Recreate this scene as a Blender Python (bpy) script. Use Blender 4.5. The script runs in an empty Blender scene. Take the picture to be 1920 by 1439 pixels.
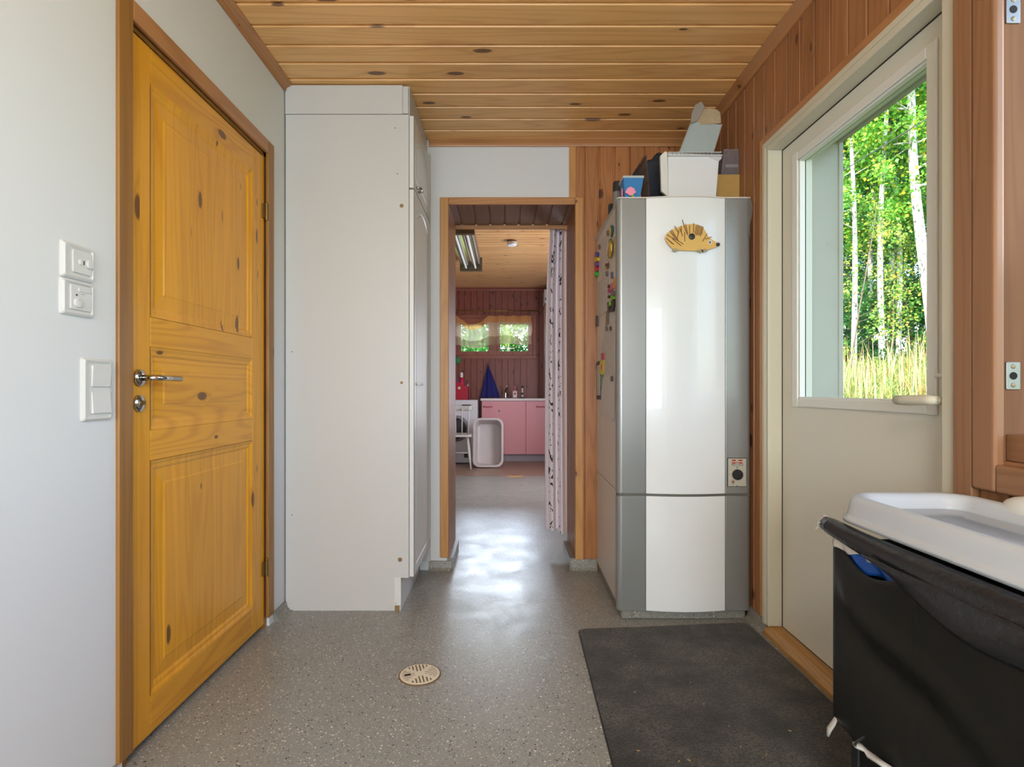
import bpy, math, random
from mathutils import Vector, Matrix, Euler
PI = math.pi
C = bpy.context.scene.collection
S = bpy.context.scene
FP = 1030.0; VX, VY, HC = 950.0, 731.0, 1.045      # focal length in pixels, vanishing point, eye height

# ------------------------------------------------------------------ camera
cd = bpy.data.cameras.new('camera'); cam = bpy.data.objects.new('camera', cd); C.objects.link(cam)
cd.sensor_width = 36; cd.sensor_fit = 'HORIZONTAL'; cd.lens = 36 * FP / 1920
cd.shift_x = (960 - VX) / 1920; cd.shift_y = (VY - 719.5) / 1920
cd.clip_start = 0.02; cd.clip_end = 300
cam.location = (0, 0, HC); cam.rotation_euler = (PI / 2, 0, 0)
S.camera = cam
# ------------------------------------------------------------------ colour management
S.view_settings.view_transform = 'Standard'; S.view_settings.look = 'None'
S.view_settings.gamma = 1; S.view_settings.use_curve_mapping = False
S.view_settings.exposure = 0.08
# ------------------------------------------------------------------ sky and sun
W = bpy.data.worlds.new('sky'); S.world = W; W.use_nodes = True
wn = W.node_tree; wn.nodes.clear()
sky = wn.nodes.new('ShaderNodeTexSky'); sky.sky_type = 'NISHITA'; sky.sun_disc = False
sky.sun_elevation = math.radians(38); sky.sun_rotation = math.radians(230); sky.air_density = 1.0; sky.dust_density = 1.6
bg = wn.nodes.new('ShaderNodeBackground'); bg.inputs[1].default_value = 0.9
wo = wn.nodes.new('ShaderNodeOutputWorld')
wn.links.new(sky.outputs[0], bg.inputs[0]); wn.links.new(bg.outputs[0], wo.inputs[0])
def sun(name, energy, col, direction, angle=1.0):
    l = bpy.data.lights.new(name, 'SUN'); l.energy = energy; l.color = col; l.angle = math.radians(angle)
    o = bpy.data.objects.new(name, l); C.objects.link(o)
    o.rotation_euler = Vector(direction).to_track_quat('-Z', 'Y').to_euler()
    return o
sun('sun', 10.5, (1, .95, .85), (.75, .62, -.62))
# ------------------------------------------------------------------ window daylight and added fill lamps
def area(name, loc, direction, sx, sy, energy, col=(1, 1, 1), spread=180):
    l = bpy.data.lights.new(name, 'AREA'); l.shape = 'RECTANGLE'; l.size = sx; l.size_y = sy
    l.energy = energy; l.color = col; l.spread = math.radians(spread)
    o = bpy.data.objects.new(name, l); C.objects.link(o); o.location = loc
    o.rotation_euler = Vector(direction).to_track_quat('-Z', 'Z').to_euler()
    return o
area('rear_fill', (-.1, -2.42, 1.45), (0, 1, 0), 1.8, 1.3, 108, (.83, .94, 1))  # added fill lamp in front of the closed wall behind the camera
area('side_window_daylight', (1.262, .60, 1.66), (-1, 0, 0), .62, 1.38, 6, (.86, .95, 1), 105)
area('ceiling_fill', (0, -.9, 2.38), (0, 0, -1), .5, .5, 24, (1, .92, .80))  # added overhead fill behind the camera, no lamp fitting there
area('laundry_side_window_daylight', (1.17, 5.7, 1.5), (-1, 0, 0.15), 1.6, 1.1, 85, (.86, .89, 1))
area('far_window_fill', (-.18, 11.0, 2.62), (0, -1, -.22), 2.2, .42, 400, (.70, .80, 1))  # added lamp outdoors above the sight line, brightens the doorway floor

# ------------------------------------------------------------------ node helpers
def nd(nt, typ, ins=None, **props):
    n = nt.nodes.new(typ)
    for k, v in props.items(): setattr(n, k, v)
    for k, v in (ins or {}).items():
        if isinstance(v, bpy.types.NodeSocket): nt.links.new(v, n.inputs[k])
        else: n.inputs[k].default_value = v
    return n
def mth(nt, op, a, b=0.0, c=0.0, clamp=False):
    n = nt.nodes.new('ShaderNodeMath'); n.operation = op; n.use_clamp = clamp
    for i, v in enumerate((a, b, c)):
        if isinstance(v, bpy.types.NodeSocket): nt.links.new(v, n.inputs[i])
        else: n.inputs[i].default_value = v
    return n.outputs[0]
def mixc(nt, f, a, b, mode='MIX'):
    n = nt.nodes.new('ShaderNodeMix'); n.data_type = 'RGBA'; n.blend_type = mode
    for i, v in ((0, f), (6, a), (7, b)):
        if isinstance(v, bpy.types.NodeSocket): nt.links.new(v, n.inputs[i])
        else: n.inputs[i].default_value = v if i == 0 else (*v[:3], 1)
    return n.outputs[2]
def ramp(nt, fac, stops, interp='LINEAR'):
    n = nt.nodes.new('ShaderNodeValToRGB'); n.color_ramp.interpolation = interp
    e = n.color_ramp.elements
    while len(e) < len(stops): e.new(.5)
    for i, (p, c) in enumerate(stops):
        e[i].position = p; e[i].color = (*c[:3], 1) if not isinstance(c, float) else (c, c, c, 1)
    nt.links.new(fac, n.inputs[0]); return n.outputs[0]
def newmat(name):
    m = bpy.data.materials.new(name); m.use_nodes = True
    nt = m.node_tree; nt.nodes.clear()
    b = nt.nodes.new('ShaderNodeBsdfPrincipled'); o = nt.nodes.new('ShaderNodeOutputMaterial')
    nt.links.new(b.outputs[0], o.inputs[0]); return m, nt, b
def sr(r, g, b):
    f = lambda c: (c / 255 / 12.92) if c / 255 <= .04045 else ((c / 255 + .055) / 1.055) ** 2.4
    return (f(r), f(g), f(b))
def plain(name, col, rough=.5, metal=0, var=.04, scale=9, bump=0, bscale=200, trans=0, ior=1.45, alpha=1, sheen=0, coat=0, spec=.5):
    m, nt, b = newmat(name)
    tc = nd(nt, 'ShaderNodeTexCoord')
    nz = nd(nt, 'ShaderNodeTexNoise', {'Vector': tc.outputs['Object'], 'Scale': scale, 'Detail': 4.0})
    c = mixc(nt, nz.outputs[0], [x * (1 - var) for x in col], [min(1, x * (1 + var)) for x in col])
    nt.links.new(c, b.inputs['Base Color'])
    b.inputs['Roughness'].default_value = rough; b.inputs['Metallic'].default_value = metal
    b.inputs['Transmission Weight'].default_value = trans; b.inputs['IOR'].default_value = ior
    b.inputs['Alpha'].default_value = alpha; b.inputs['Sheen Weight'].default_value = sheen
    b.inputs['Coat Weight'].default_value = coat; b.inputs['Specular IOR Level'].default_value = spec
    if bump:
        n2 = nd(nt, 'ShaderNodeTexNoise', {'Vector': tc.outputs['Object'], 'Scale': bscale, 'Detail': 3.0})
        bp = nd(nt, 'ShaderNodeBump', {'Height': n2.outputs[0], 'Strength': bump, 'Distance': .002})
        nt.links.new(bp.outputs[0], b.inputs['Normal'])
    return m
def wood(name, base, dark, along='z', across='x', bw=.09, off=0.0, rough=.42, knots=.10, kd=(.09, .03, .012), ring=.55, bv=.16, keep=.5, kden=(7, 3.6)):
    """board by board grain, growth rings and knots in object space"""
    m, nt, b = newmat(name)
    tc = nd(nt, 'ShaderNodeTexCoord'); sx = nd(nt, 'ShaderNodeSeparateXYZ', {0: tc.outputs['Object']})
    ax = {'x': 0, 'y': 1, 'z': 2}; third = ({'x', 'y', 'z'} - {along, across}).pop()
    u, v, w = sx.outputs[ax[along]], sx.outputs[ax[across]], sx.outputs[ax[third]]
    bid = mth(nt, 'FLOOR', mth(nt, 'DIVIDE', mth(nt, 'SUBTRACT', v, off), bw))
    wn_ = nd(nt, 'ShaderNodeTexWhiteNoise', {'W': bid}, noise_dimensions='1D'); r = wn_.outputs['Value']
    ub = mth(nt, 'ADD', u, mth(nt, 'MULTIPLY', r, 31.7)); vb = mth(nt, 'ADD', v, w)
    # knots
    kv = nd(nt, 'ShaderNodeCombineXYZ', {0: mth(nt, 'MULTIPLY', vb, kden[0]), 1: mth(nt, 'MULTIPLY', ub, kden[1]), 2: mth(nt, 'MULTIPLY', r, 9.0)})
    vo = nd(nt, 'ShaderNodeTexVoronoi', {'Vector': kv.outputs[0], 'Scale': 1.0, 'Randomness': 1.0}, voronoi_dimensions='2D')
    vs = nd(nt, 'ShaderNodeSeparateColor', {0: vo.outputs['Color']})
    on = mth(nt, 'GREATER_THAN', vs.outputs[0], keep)
    size = mth(nt, 'MULTIPLY', mth(nt, 'ADD', mth(nt, 'MULTIPLY', vs.outputs[1], .9), .35), knots)
    dn = mth(nt, 'DIVIDE', vo.outputs['Distance'], size)
    kn = mth(nt, 'MULTIPLY', on, mth(nt, 'SUBTRACT', 1.0, nd(nt, 'ShaderNodeMapRange', {0: dn, 1: .75, 2: 1.15, 3: 0.0, 4: 1.0}, interpolation_type='SMOOTHSTEP').outputs[0]))
    halo = mth(nt, 'MULTIPLY', on, mth(nt, 'POWER', 2.71828, mth(nt, 'MULTIPLY', dn, -.75)))
    # rings
    gv = nd(nt, 'ShaderNodeCombineXYZ', {0: mth(nt, 'MULTIPLY', vb, 9.0), 1: mth(nt, 'MULTIPLY', ub, .55), 2: mth(nt, 'MULTIPLY', r, 5.0)})
    n1 = nd(nt, 'ShaderNodeTexNoise', {'Vector': gv.outputs[0], 'Scale': 1.0, 'Detail': 1.5, 'Roughness': .4})
    ph = mth(nt, 'ADD', mth(nt, 'MULTIPLY', n1.outputs[0], 75.0), mth(nt, 'MULTIPLY', halo, 9.0))
    rg = mth(nt, 'POWER', mth(nt, 'ADD', mth(nt, 'MULTIPLY', mth(nt, 'SINE', ph), .5), .5), 2.2)
    # fine streaks
    fv = nd(nt, 'ShaderNodeCombineXYZ', {0: mth(nt, 'MULTIPLY', vb, 190.0), 1: mth(nt, 'MULTIPLY', ub, 3.0), 2: mth(nt, 'MULTIPLY', r, 50.0)})
    n2 = nd(nt, 'ShaderNodeTexNoise', {'Vector': fv.outputs[0], 'Scale': 1.0, 'Detail': 2.0})
    lf = nd(nt, 'ShaderNodeTexNoise', {'Vector': gv.outputs[0], 'Scale': .6, 'Detail': 3.0})
    f = mth(nt, 'ADD', mth(nt, 'MULTIPLY', rg, ring), mth(nt, 'MULTIPLY', mth(nt, 'SUBTRACT', n2.outputs[0], .5), .7), clamp=True)
    c = mixc(nt, mth(nt, 'ADD', mth(nt, 'MULTIPLY', f, .62), mth(nt, 'MULTIPLY', halo, .35), clamp=True), base, dark)
    g = mth(nt, 'ADD', 1 - bv, mth(nt, 'MULTIPLY', mth(nt, 'ADD', mth(nt, 'MULTIPLY', r, .6), mth(nt, 'MULTIPLY', lf.outputs[0], .8)), bv * 1.6))
    gc = nd(nt, 'ShaderNodeCombineColor', {0: g, 1: g, 2: g})
    c = mixc(nt, 1.0, c, gc.outputs[0], 'MULTIPLY')
    c = mixc(nt, mth(nt, 'MULTIPLY', kn, .85), c, kd)
    nt.links.new(c, b.inputs['Base Color'])
    b.inputs['Roughness'].default_value = rough
    bp = nd(nt, 'ShaderNodeBump', {'Height': f, 'Strength': .10, 'Distance': .001})
    nt.links.new(bp.outputs[0], b.inputs['Normal'])
    return m
def speckle(name, base, dk, lt, rough=.32, warm=None):
    m, nt, b = newmat(name)
    tc = nd(nt, 'ShaderNodeTexCoord'); P = tc.outputs['Object']
    v1 = nd(nt, 'ShaderNodeTexVoronoi', {'Vector': P, 'Scale': 210.0}); s1 = nd(nt, 'ShaderNodeSeparateColor', {0: v1.outputs['Color']})
    v2 = nd(nt, 'ShaderNodeTexVoronoi', {'Vector': P, 'Scale': 120.0}); s2 = nd(nt, 'ShaderNodeSeparateColor', {0: v2.outputs['Color']})
    n = nd(nt, 'ShaderNodeTexNoise', {'Vector': P, 'Scale': 2.2, 'Detail': 5.0})
    n3 = nd(nt, 'ShaderNodeTexNoise', {'Vector': P, 'Scale': 420.0, 'Detail': 2.0})
    c = mixc(nt, n.outputs[0], [x * .9 for x in base], [x * 1.12 for x in base])
    c = mixc(nt, mth(nt, 'MULTIPLY', n3.outputs[0], .45), c, [x * .62 for x in base])
    near1 = mth(nt, 'LESS_THAN', v1.outputs['Distance'], .42); near2 = mth(nt, 'LESS_THAN', v2.outputs['Distance'], .36)
    c = mixc(nt, mth(nt, 'MULTIPLY', mth(nt, 'GREATER_THAN', s1.outputs[0], .84), near1), c, lt)
    c = mixc(nt, mth(nt, 'MULTIPLY', mth(nt, 'MULTIPLY', mth(nt, 'LESS_THAN', s1.outputs[1], .10), near1), .75), c, dk)
    c = mixc(nt, mth(nt, 'MULTIPLY', mth(nt, 'GREATER_THAN', s2.outputs[0], .95), near2), c, [min(1, x * 1.2) for x in lt])
    c = mixc(nt, mth(nt, 'MULTIPLY', mth(nt, 'LESS_THAN', s2.outputs[0], .06), near2), c, dk)
    nt.links.new(c, b.inputs['Base Color'])
    rr = nd(nt, 'ShaderNodeTexNoise', {'Vector': P, 'Scale': 5.0, 'Detail': 6.0, 'Distortion': 1.0})
    nt.links.new(nd(nt, 'ShaderNodeMapRange', {0: rr.outputs[0], 1: .3, 2: .7, 3: rough - .05, 4: rough + .07}).outputs[0], b.inputs['Roughness'])
    n4 = nd(nt, 'ShaderNodeTexNoise', {'Vector': P, 'Scale': 5.5, 'Detail': 2.0})
    bp = nd(nt, 'ShaderNodeBump', {'Height': n4.outputs[0], 'Strength': .12, 'Distance': .012})
    nt.links.new(bp.outputs[0], b.inputs['Normal'])
    return m
def leafmat(name, cols, trans=.45):
    m, nt, b = newmat(name)
    gi = nd(nt, 'ShaderNodeNewGeometry'); c = ramp(nt, gi.outputs['Random Per Island'], cols, 'LINEAR')
    nt.links.new(c, b.inputs['Base Color']); b.inputs['Roughness'].default_value = .5
    t = nd(nt, 'ShaderNodeBsdfTranslucent', {'Color': c}); mx = nd(nt, 'ShaderNodeMixShader', {0: trans, 1: b.outputs[0], 2: t.outputs[0]})
    out = [n for n in nt.nodes if n.type == 'OUTPUT_MATERIAL'][0]; nt.links.new(mx.outputs[0], out.inputs[0])
    return m

# ------------------------------------------------------------------ mesh helpers
class MB:
    def __init__(s): s.v = []; s.f = []; s.m = []
    def add(s, vs, fs, mi=0):
        k = len(s.v); s.v += [tuple(p) for p in vs]
        for f in fs: s.f.append(tuple(i + k for i in f)); s.m.append(mi)
        return s
    def box(s, x0, x1, y0, y1, z0, z1, mi=0):
        x0, x1 = sorted((x0, x1)); y0, y1 = sorted((y0, y1)); z0, z1 = sorted((z0, z1))
        v = [(x0, y0, z0), (x1, y0, z0), (x1, y1, z0), (x0, y1, z0), (x0, y0, z1), (x1, y0, z1), (x1, y1, z1), (x0, y1, z1)]
        return s.add(v, [(0, 3, 2, 1), (4, 5, 6, 7), (0, 1, 5, 4), (1, 2, 6, 5), (2, 3, 7, 6), (3, 0, 4, 7)], mi)
    def obox(s, c, sx, sy, sz, rot=(0, 0, 0), mi=0):
        R = Euler(rot).to_matrix(); c = Vector(c)
        v = [c + R @ Vector((a * sx / 2, b_ * sy / 2, d * sz / 2)) for d in (-1, 1) for (a, b_) in ((-1, -1), (1, -1), (1, 1), (-1, 1))]
        return s.add(v, [(0, 3, 2, 1), (4, 5, 6, 7), (0, 1, 5, 4), (1, 2, 6, 5), (2, 3, 7, 6), (3, 0, 4, 7)], mi)
    def tube(s, pts, rad, n=10, mi=0, cap=True, squash=1.0):
        pts = [Vector(p) for p in pts]; rad = rad if isinstance(rad, (list, tuple)) else [rad] * len(pts)
        up = None; rings = []
        for i, p in enumerate(pts):
            d = (pts[min(i + 1, len(pts) - 1)] - pts[max(i - 1, 0)]).normalized()
            if up is None:
                up = Vector((0, 0, 1)) if abs(d.z) < .9 else Vector((1, 0, 0))
            a = d.cross(up).normalized(); up = a.cross(d).normalized()
            rings.append([p + a * (math.cos(2 * PI * k / n) * rad[i]) + up * (math.sin(2 * PI * k / n) * rad[i] * squash) for k in range(n)])
        v = [q for r_ in rings for q in r_]; f = []
        for i in range(len(pts) - 1):
            for k in range(n):
                f.append((i * n + k, i * n + (k + 1) % n, (i + 1) * n + (k + 1) % n, (i + 1) * n + k))
        if cap: f.append(tuple(range(n - 1, -1, -1))); f.append(tuple((len(pts) - 1) * n + k for k in range(n)))
        return s.add(v, f, mi)
    def lathe(s, prof, c=(0, 0, 0), n=24, axis='z', mi=0, cap=True):
        c = Vector(c); v = []
        for (r, h) in prof:
            for k in range(n):
                a = 2 * PI * k / n; x, y = r * math.cos(a), r * math.sin(a)
                q = {'z': (x, y, h), 'x': (h, x, y), 'y': (x, h, y), '-x': (-h, x, y), '-y': (x, -h, y)}[axis]
                v.append(c + Vector(q))
        f = [(i * n + k, i * n + (k + 1) % n, (i + 1) * n + (k + 1) % n, (i + 1) * n + k) for i in range(len(prof) - 1) for k in range(n)]
        if cap: f.append(tuple(range(n - 1, -1, -1))); f.append(tuple((len(prof) - 1) * n + k for k in range(n)))
        return s.add(v, f, mi)
    def prism(s, poly, a0, a1, axis='z', mi=0):
        """poly: 2D points; axis z:(x,y), y:(x,z), x:(y,z)"""
        def q(p, a): return {'z': (p[0], p[1], a), 'y': (p[0], a, p[1]), 'x': (a, p[0], p[1])}[axis]
        n = len(poly); v = [q(p, a0) for p in poly] + [q(p, a1) for p in poly]
        f = [tuple(range(n - 1, -1, -1)), tuple(range(n, 2 * n))] + [(i, (i + 1) % n, n + (i + 1) % n, n + i) for i in range(n)]
        return s.add(v, f, mi)
    def grid(s, fn, nu, nv, mi=0, closeu=False):
        v = [fn(i / nu, j / nv) for i in range(nu + (0 if closeu else 1)) for j in range(nv + 1)]
        f = []
        for i in range(nu):
            i2 = (i + 1) % nu if closeu else i + 1
            for j in range(nv): f.append((i * (nv + 1) + j, i2 * (nv + 1) + j, i2 * (nv + 1) + j + 1, i * (nv + 1) + j + 1))
        return s.add(v, f, mi)
    def ball(s, c, rx, ry=None, rz=None, n=12, mi=0):
        ry = ry or rx; rz = rz or rx; c = Vector(c); m = n // 2 + 2
        v = [c + Vector((rx * math.sin(PI * j / m) * math.cos(2 * PI * k / n), ry * math.sin(PI * j / m) * math.sin(2 * PI * k / n), rz * math.cos(PI * j / m))) for j in range(1, m) for k in range(n)]
        v += [c + Vector((0, 0, rz)), c + Vector((0, 0, -rz))]; f = []
        for j in range(m - 2):
            for k in range(n): f.append((j * n + k, (j + 1) * n + k, (j + 1) * n + (k + 1) % n, j * n + (k + 1) % n))
        t, bt = (m - 1) * n, (m - 1) * n + 1
        for k in range(n): f.append((t, k, (k + 1) % n)); f.append((bt, (m - 2) * n + (k + 1) % n, (m - 2) * n + k))
        return s.add(v, f, mi)
    def build(s, name, mats, parent=None, bevel=0, smooth=False, solid=0, seg=2, loc=None, world=True, sub=0, recalc=True):
        me = bpy.data.meshes.new(name); me.from_pydata(s.v, [], s.f)
        if not isinstance(mats, (list, tuple)): mats = [mats]
        for m in mats: me.materials.append(m)
        for p, mi in zip(me.polygons, s.m): p.material_index = mi; p.use_smooth = bool(smooth)
        if recalc:
            import bmesh
            bm = bmesh.new(); bm.from_mesh(me); bmesh.ops.recalc_face_normals(bm, faces=bm.faces); bm.to_mesh(me); bm.free()
        me.update()
        o = bpy.data.objects.new(name, me); C.objects.link(o)
        if loc: o.location = loc
        if parent:
            o.parent = parent
            if world: o.matrix_parent_inverse = chain(parent).inverted()
        if solid: mo = o.modifiers.new('thickness', 'SOLIDIFY'); mo.thickness = solid; mo.offset = 0
        if bevel:
            mo = o.modifiers.new('bevel', 'BEVEL'); mo.width = bevel; mo.segments = seg; mo.limit_method = 'ANGLE'; mo.angle_limit = math.radians(35)
            mo.harden_normals = False
        if sub: mo = o.modifiers.new('subdivision', 'SUBSURF'); mo.levels = sub; mo.render_levels = sub
        if smooth == 'auto':
            for p in me.polygons: p.use_smooth = True
            for e in me.edges: pass
            mo = o.modifiers.new('edges', 'EDGE_SPLIT'); mo.split_angle = math.radians(40)
        return o
def chain(o):
    M = Matrix.Identity(4)
    L = []
    while o: L.append(o); o = o.parent
    for q in reversed(L): M = M @ q.matrix_parent_inverse @ (Matrix.LocRotScale(q.location, q.rotation_euler, q.scale))
    return M
def tag(o, label=None, cat=None, group=None, kind=None):
    if label: o['label'] = label
    if cat: o['category'] = cat
    if group: o['group'] = group
    if kind: o['kind'] = kind
    return o
def thing(name, loc, label=None, cat=None, group=None, kind=None):
    o = bpy.data.objects.new(name, None); C.objects.link(o); o.location = loc; o.empty_display_size = .05
    return tag(o, label, cat, group, kind)
def struct(o, label=None, cat=None): return tag(o, label, cat, kind='structure')
def at(px, py, Y): return Vector(((px - VX) * Y / FP, Y, HC - (py - VY) * Y / FP))
def rrect(x0, x1, y0, y1, r, n=5):
    out = []
    for (cx, cy, a0) in ((x1 - r, y1 - r, 0), (x0 + r, y1 - r, 90), (x0 + r, y0 + r, 180), (x1 - r, y0 + r, 270)):
        for k in range(n + 1):
            a = math.radians(a0 + 90 * k / n); out.append((cx + r * math.cos(a), cy + r * math.sin(a)))
    return out

# ------------------------------------------------------------------ materials
M = {}
M['wall'] = plain('painted_wall', sr(214, 216, 217), .6, var=.015, scale=3, bump=.04, bscale=120)
M['pine_ceiling'] = wood('pine_ceiling', sr(240, 188, 122), sr(198, 136, 74), 'x', 'y', .1255, 2.555 - .1255 * 30, rough=.38, knots=.10, kden=(7, 2.6), keep=.62, bv=.12)
M['pine_right'] = wood('pine_right', sr(164, 112, 72), sr(120, 72, 42), 'z', 'y', .0965, 2.27 - .0965 * 30, knots=.09, kden=(8, 3.2), keep=.6, kd=sr(62, 32, 16))
M['pine_back'] = wood('pine_back', sr(176, 116, 66), sr(128, 72, 34), 'z', 'x', .087, .361, knots=.09, kden=(8, 3.2), keep=.55, kd=sr(62, 32, 16))
M['trimx'] = wood('trim_wood_x', sr(186, 132, 82), sr(146, 92, 50), 'x', 'z', .5, 0, knots=.05, keep=.9)
M['trimy'] = wood('trim_wood_y', sr(184, 130, 84), sr(146, 92, 52), 'y', 'z', .5, 0, knots=.05, keep=.9)
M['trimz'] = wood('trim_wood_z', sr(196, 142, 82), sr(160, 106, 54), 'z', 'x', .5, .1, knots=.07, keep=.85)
M['casing_left'] = wood('casing_left', sr(152, 106, 48), sr(108, 68, 30), 'z', 'y', .6, 1.9, knots=.07, keep=.85)
M['casing_right'] = wood('casing_right', sr(148, 106, 74), sr(112, 74, 48), 'z', 'y', .11, 1.286 - 1.1, knots=.07, keep=.85)
M['casing_right_y'] = wood('casing_right_rail', sr(148, 106, 74), sr(112, 74, 48), 'y', 'z', .6, 0, knots=.07, keep=.85)
M['reveal_wood'] = wood('window_reveal_wood', sr(118, 80, 52), sr(96, 60, 38), 'z', 'x', .2, 1.1, rough=.85, knots=.07, keep=.85)
M['door_pine_v'] = wood('door_pine_upright', sr(226, 160, 38), sr(182, 108, 18), 'z', 'y', .068, .02, rough=.3, knots=.085, kden=(7, 2.7), keep=.55, ring=.42)
M['door_pine_h'] = wood('door_pine_rail', sr(220, 156, 42), sr(172, 102, 20), 'y', 'z', .35, .05, rough=.3, knots=.09, kden=(7, 3.4), keep=.55, ring=.55)
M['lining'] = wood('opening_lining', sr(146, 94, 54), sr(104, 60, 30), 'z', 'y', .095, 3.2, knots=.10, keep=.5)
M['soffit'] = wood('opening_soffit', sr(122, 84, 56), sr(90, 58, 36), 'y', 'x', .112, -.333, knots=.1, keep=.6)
M['red_boards'] = wood('red_stained_boards', sr(128, 66, 52), sr(84, 36, 30), 'z', 'x', .095, .02, knots=.12, kden=(9, 5), keep=.4, kd=sr(44, 18, 16))
M['red_trim'] = wood('red_stained_trim', sr(134, 74, 58), sr(100, 48, 38), 'x', 'z', .4, .02, knots=.06, keep=.9)
M['ceil_far'] = wood('laundry_ceiling_boards', sr(206, 158, 106), sr(160, 106, 62), 'x', 'y', .095, .0, rough=.3, knots=.1, keep=.6)
M['vinyl'] = speckle('speckled_vinyl', sr(148, 148, 142), sr(62, 58, 56), sr(205, 198, 188), .34)
M['vinyl_cove'] = speckle('vinyl_cove', sr(136, 134, 126), sr(72, 68, 62), sr(185, 178, 160), .4)
M['brown_floor'] = plain('brown_floor', sr(146, 118, 100), .35, var=.1, scale=4)
M['cab_white'] = plain('cabinet_white', sr(198, 198, 196), .42, var=.012, scale=3)
M['cab_door'] = plain('cabinet_door_white', sr(212, 213, 210), .35, var=.012, scale=3)
M['chip'] = plain('bare_chipboard', sr(140, 112, 78), .8, var=.25, scale=160)
M['screw'] = plain('screw_metal', sr(150, 130, 105), .4, .7)
M['chrome'] = plain('chrome', sr(190, 188, 184), .12, 1.0, var=.02)
M['brass'] = plain('brass', sr(140, 112, 62), .38, .9, var=.1, scale=60)
M['steel'] = plain('steel', sr(150, 146, 142), .38, .9, var=.06, scale=50)
M['dark'] = plain('dark_hole', sr(28, 22, 18), .8)
M['switch_white'] = plain('switch_plastic', sr(207, 207, 204), .35, var=.01)
M['switch_grey'] = plain('switch_plastic_grey', sr(170, 170, 166), .4, var=.02)  # pale grey plastic for dial marks and drawer rim ribs
M['cream'] = plain('cream_paint', sr(206, 200, 178), .38, var=.02, scale=4)
M['cream_leaf'] = plain('cream_door_leaf', sr(216, 212, 196), .35, var=.02, scale=3)
M['bead_white'] = plain('bead_white', sr(222, 222, 214), .35, var=.015)
M['ext_white'] = plain('exterior_board', sr(176, 170, 156), .6, var=.02)
M['ext_red'] = plain('exterior_cladding', sr(120, 60, 44), .8, var=.12, scale=20)
M['roof'] = plain('roof_dark', sr(60, 58, 58), .8, var=.1)
M['threshold'] = wood('threshold_wood', sr(176, 130, 70), sr(120, 78, 34), 'y', 'z', .5, 0, knots=.05, keep=.8)
M['black_gasket'] = plain('black_gasket', sr(40, 36, 30), .7)
M['boiler_white'] = plain('heater_white', sr(228, 230, 230), .2, var=.01, coat=.3)
M['boiler_grey'] = plain('heater_grey', sr(150, 152, 150), .3, metal=.45, var=.015)
M['boiler_side'] = plain('heater_side_white', sr(214, 206, 198), .35, var=.02)
M['seam'] = plain('seam_grey', sr(96, 94, 86), .5)
M['panel_grey'] = plain('control_panel_grey', sr(184, 180, 164), .45, var=.01)
M['black_plastic'] = plain('black_plastic', sr(34, 36, 36), .4, var=.1)
M['red'] = plain('red_print', sr(178, 44, 38), .5)
M['orange'] = plain('orange_plastic', sr(228, 120, 40), .45)
M['text'] = plain('dark_print', sr(60, 54, 48), .6)
def carpet():
    m, nt, b = newmat('mat_pile'); tc = nd(nt, 'ShaderNodeTexCoord')
    n = nd(nt, 'ShaderNodeTexNoise', {'Vector': tc.outputs['Object'], 'Scale': 5.0, 'Detail': 6.0, 'Roughness': .65})
    n2 = nd(nt, 'ShaderNodeTexNoise', {'Vector': tc.outputs['Object'], 'Scale': 130.0, 'Detail': 4.0, 'Roughness': .7})
    c = ramp(nt, n.outputs[0], [(.36, sr(40, 39, 37)), (.64, sr(98, 94, 88))])
    c = mixc(nt, ramp(nt, n2.outputs[0], [(.4, (.0, .0, .0)), (.62, (.9, .9, .9))]), c, sr(26, 25, 24))
    nt.links.new(c, b.inputs['Base Color']); b.inputs['Roughness'].default_value = 1.0; b.inputs['Sheen Weight'].default_value = .2
    b.inputs['Specular IOR Level'].default_value = .1
    bp = nd(nt, 'ShaderNodeBump', {'Height': n2.outputs[0], 'Strength': .9, 'Distance': .004}); nt.links.new(bp.outputs[0], b.inputs['Normal'])
    return m
M['pile'] = carpet()
M['glass'] = None
def glassmat(name, tint, rough=.0, mixf=.06):
    m, nt, b = newmat(name); out = [n for n in nt.nodes if n.type == 'OUTPUT_MATERIAL'][0]
    fr = nd(nt, 'ShaderNodeFresnel', {'IOR': 1.45})
    t = nd(nt, 'ShaderNodeBsdfTransparent', {'Color': (*tint, 1)}); g = nd(nt, 'ShaderNodeBsdfGlossy', {'Roughness': rough})
    mx = nd(nt, 'ShaderNodeMixShader', {0: mth(nt, 'MULTIPLY', mth(nt, 'MULTIPLY', fr.outputs[0], .6), mth(nt, 'SUBTRACT', 1.0, nd(nt, 'ShaderNodeNewGeometry').outputs['Backfacing'])), 1: t.outputs[0], 2: g.outputs[0]}); nt.links.new(mx.outputs[0], out.inputs[0])
    return m
M['glass'] = glassmat('window_glass', (.97, .99, .98))
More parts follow.
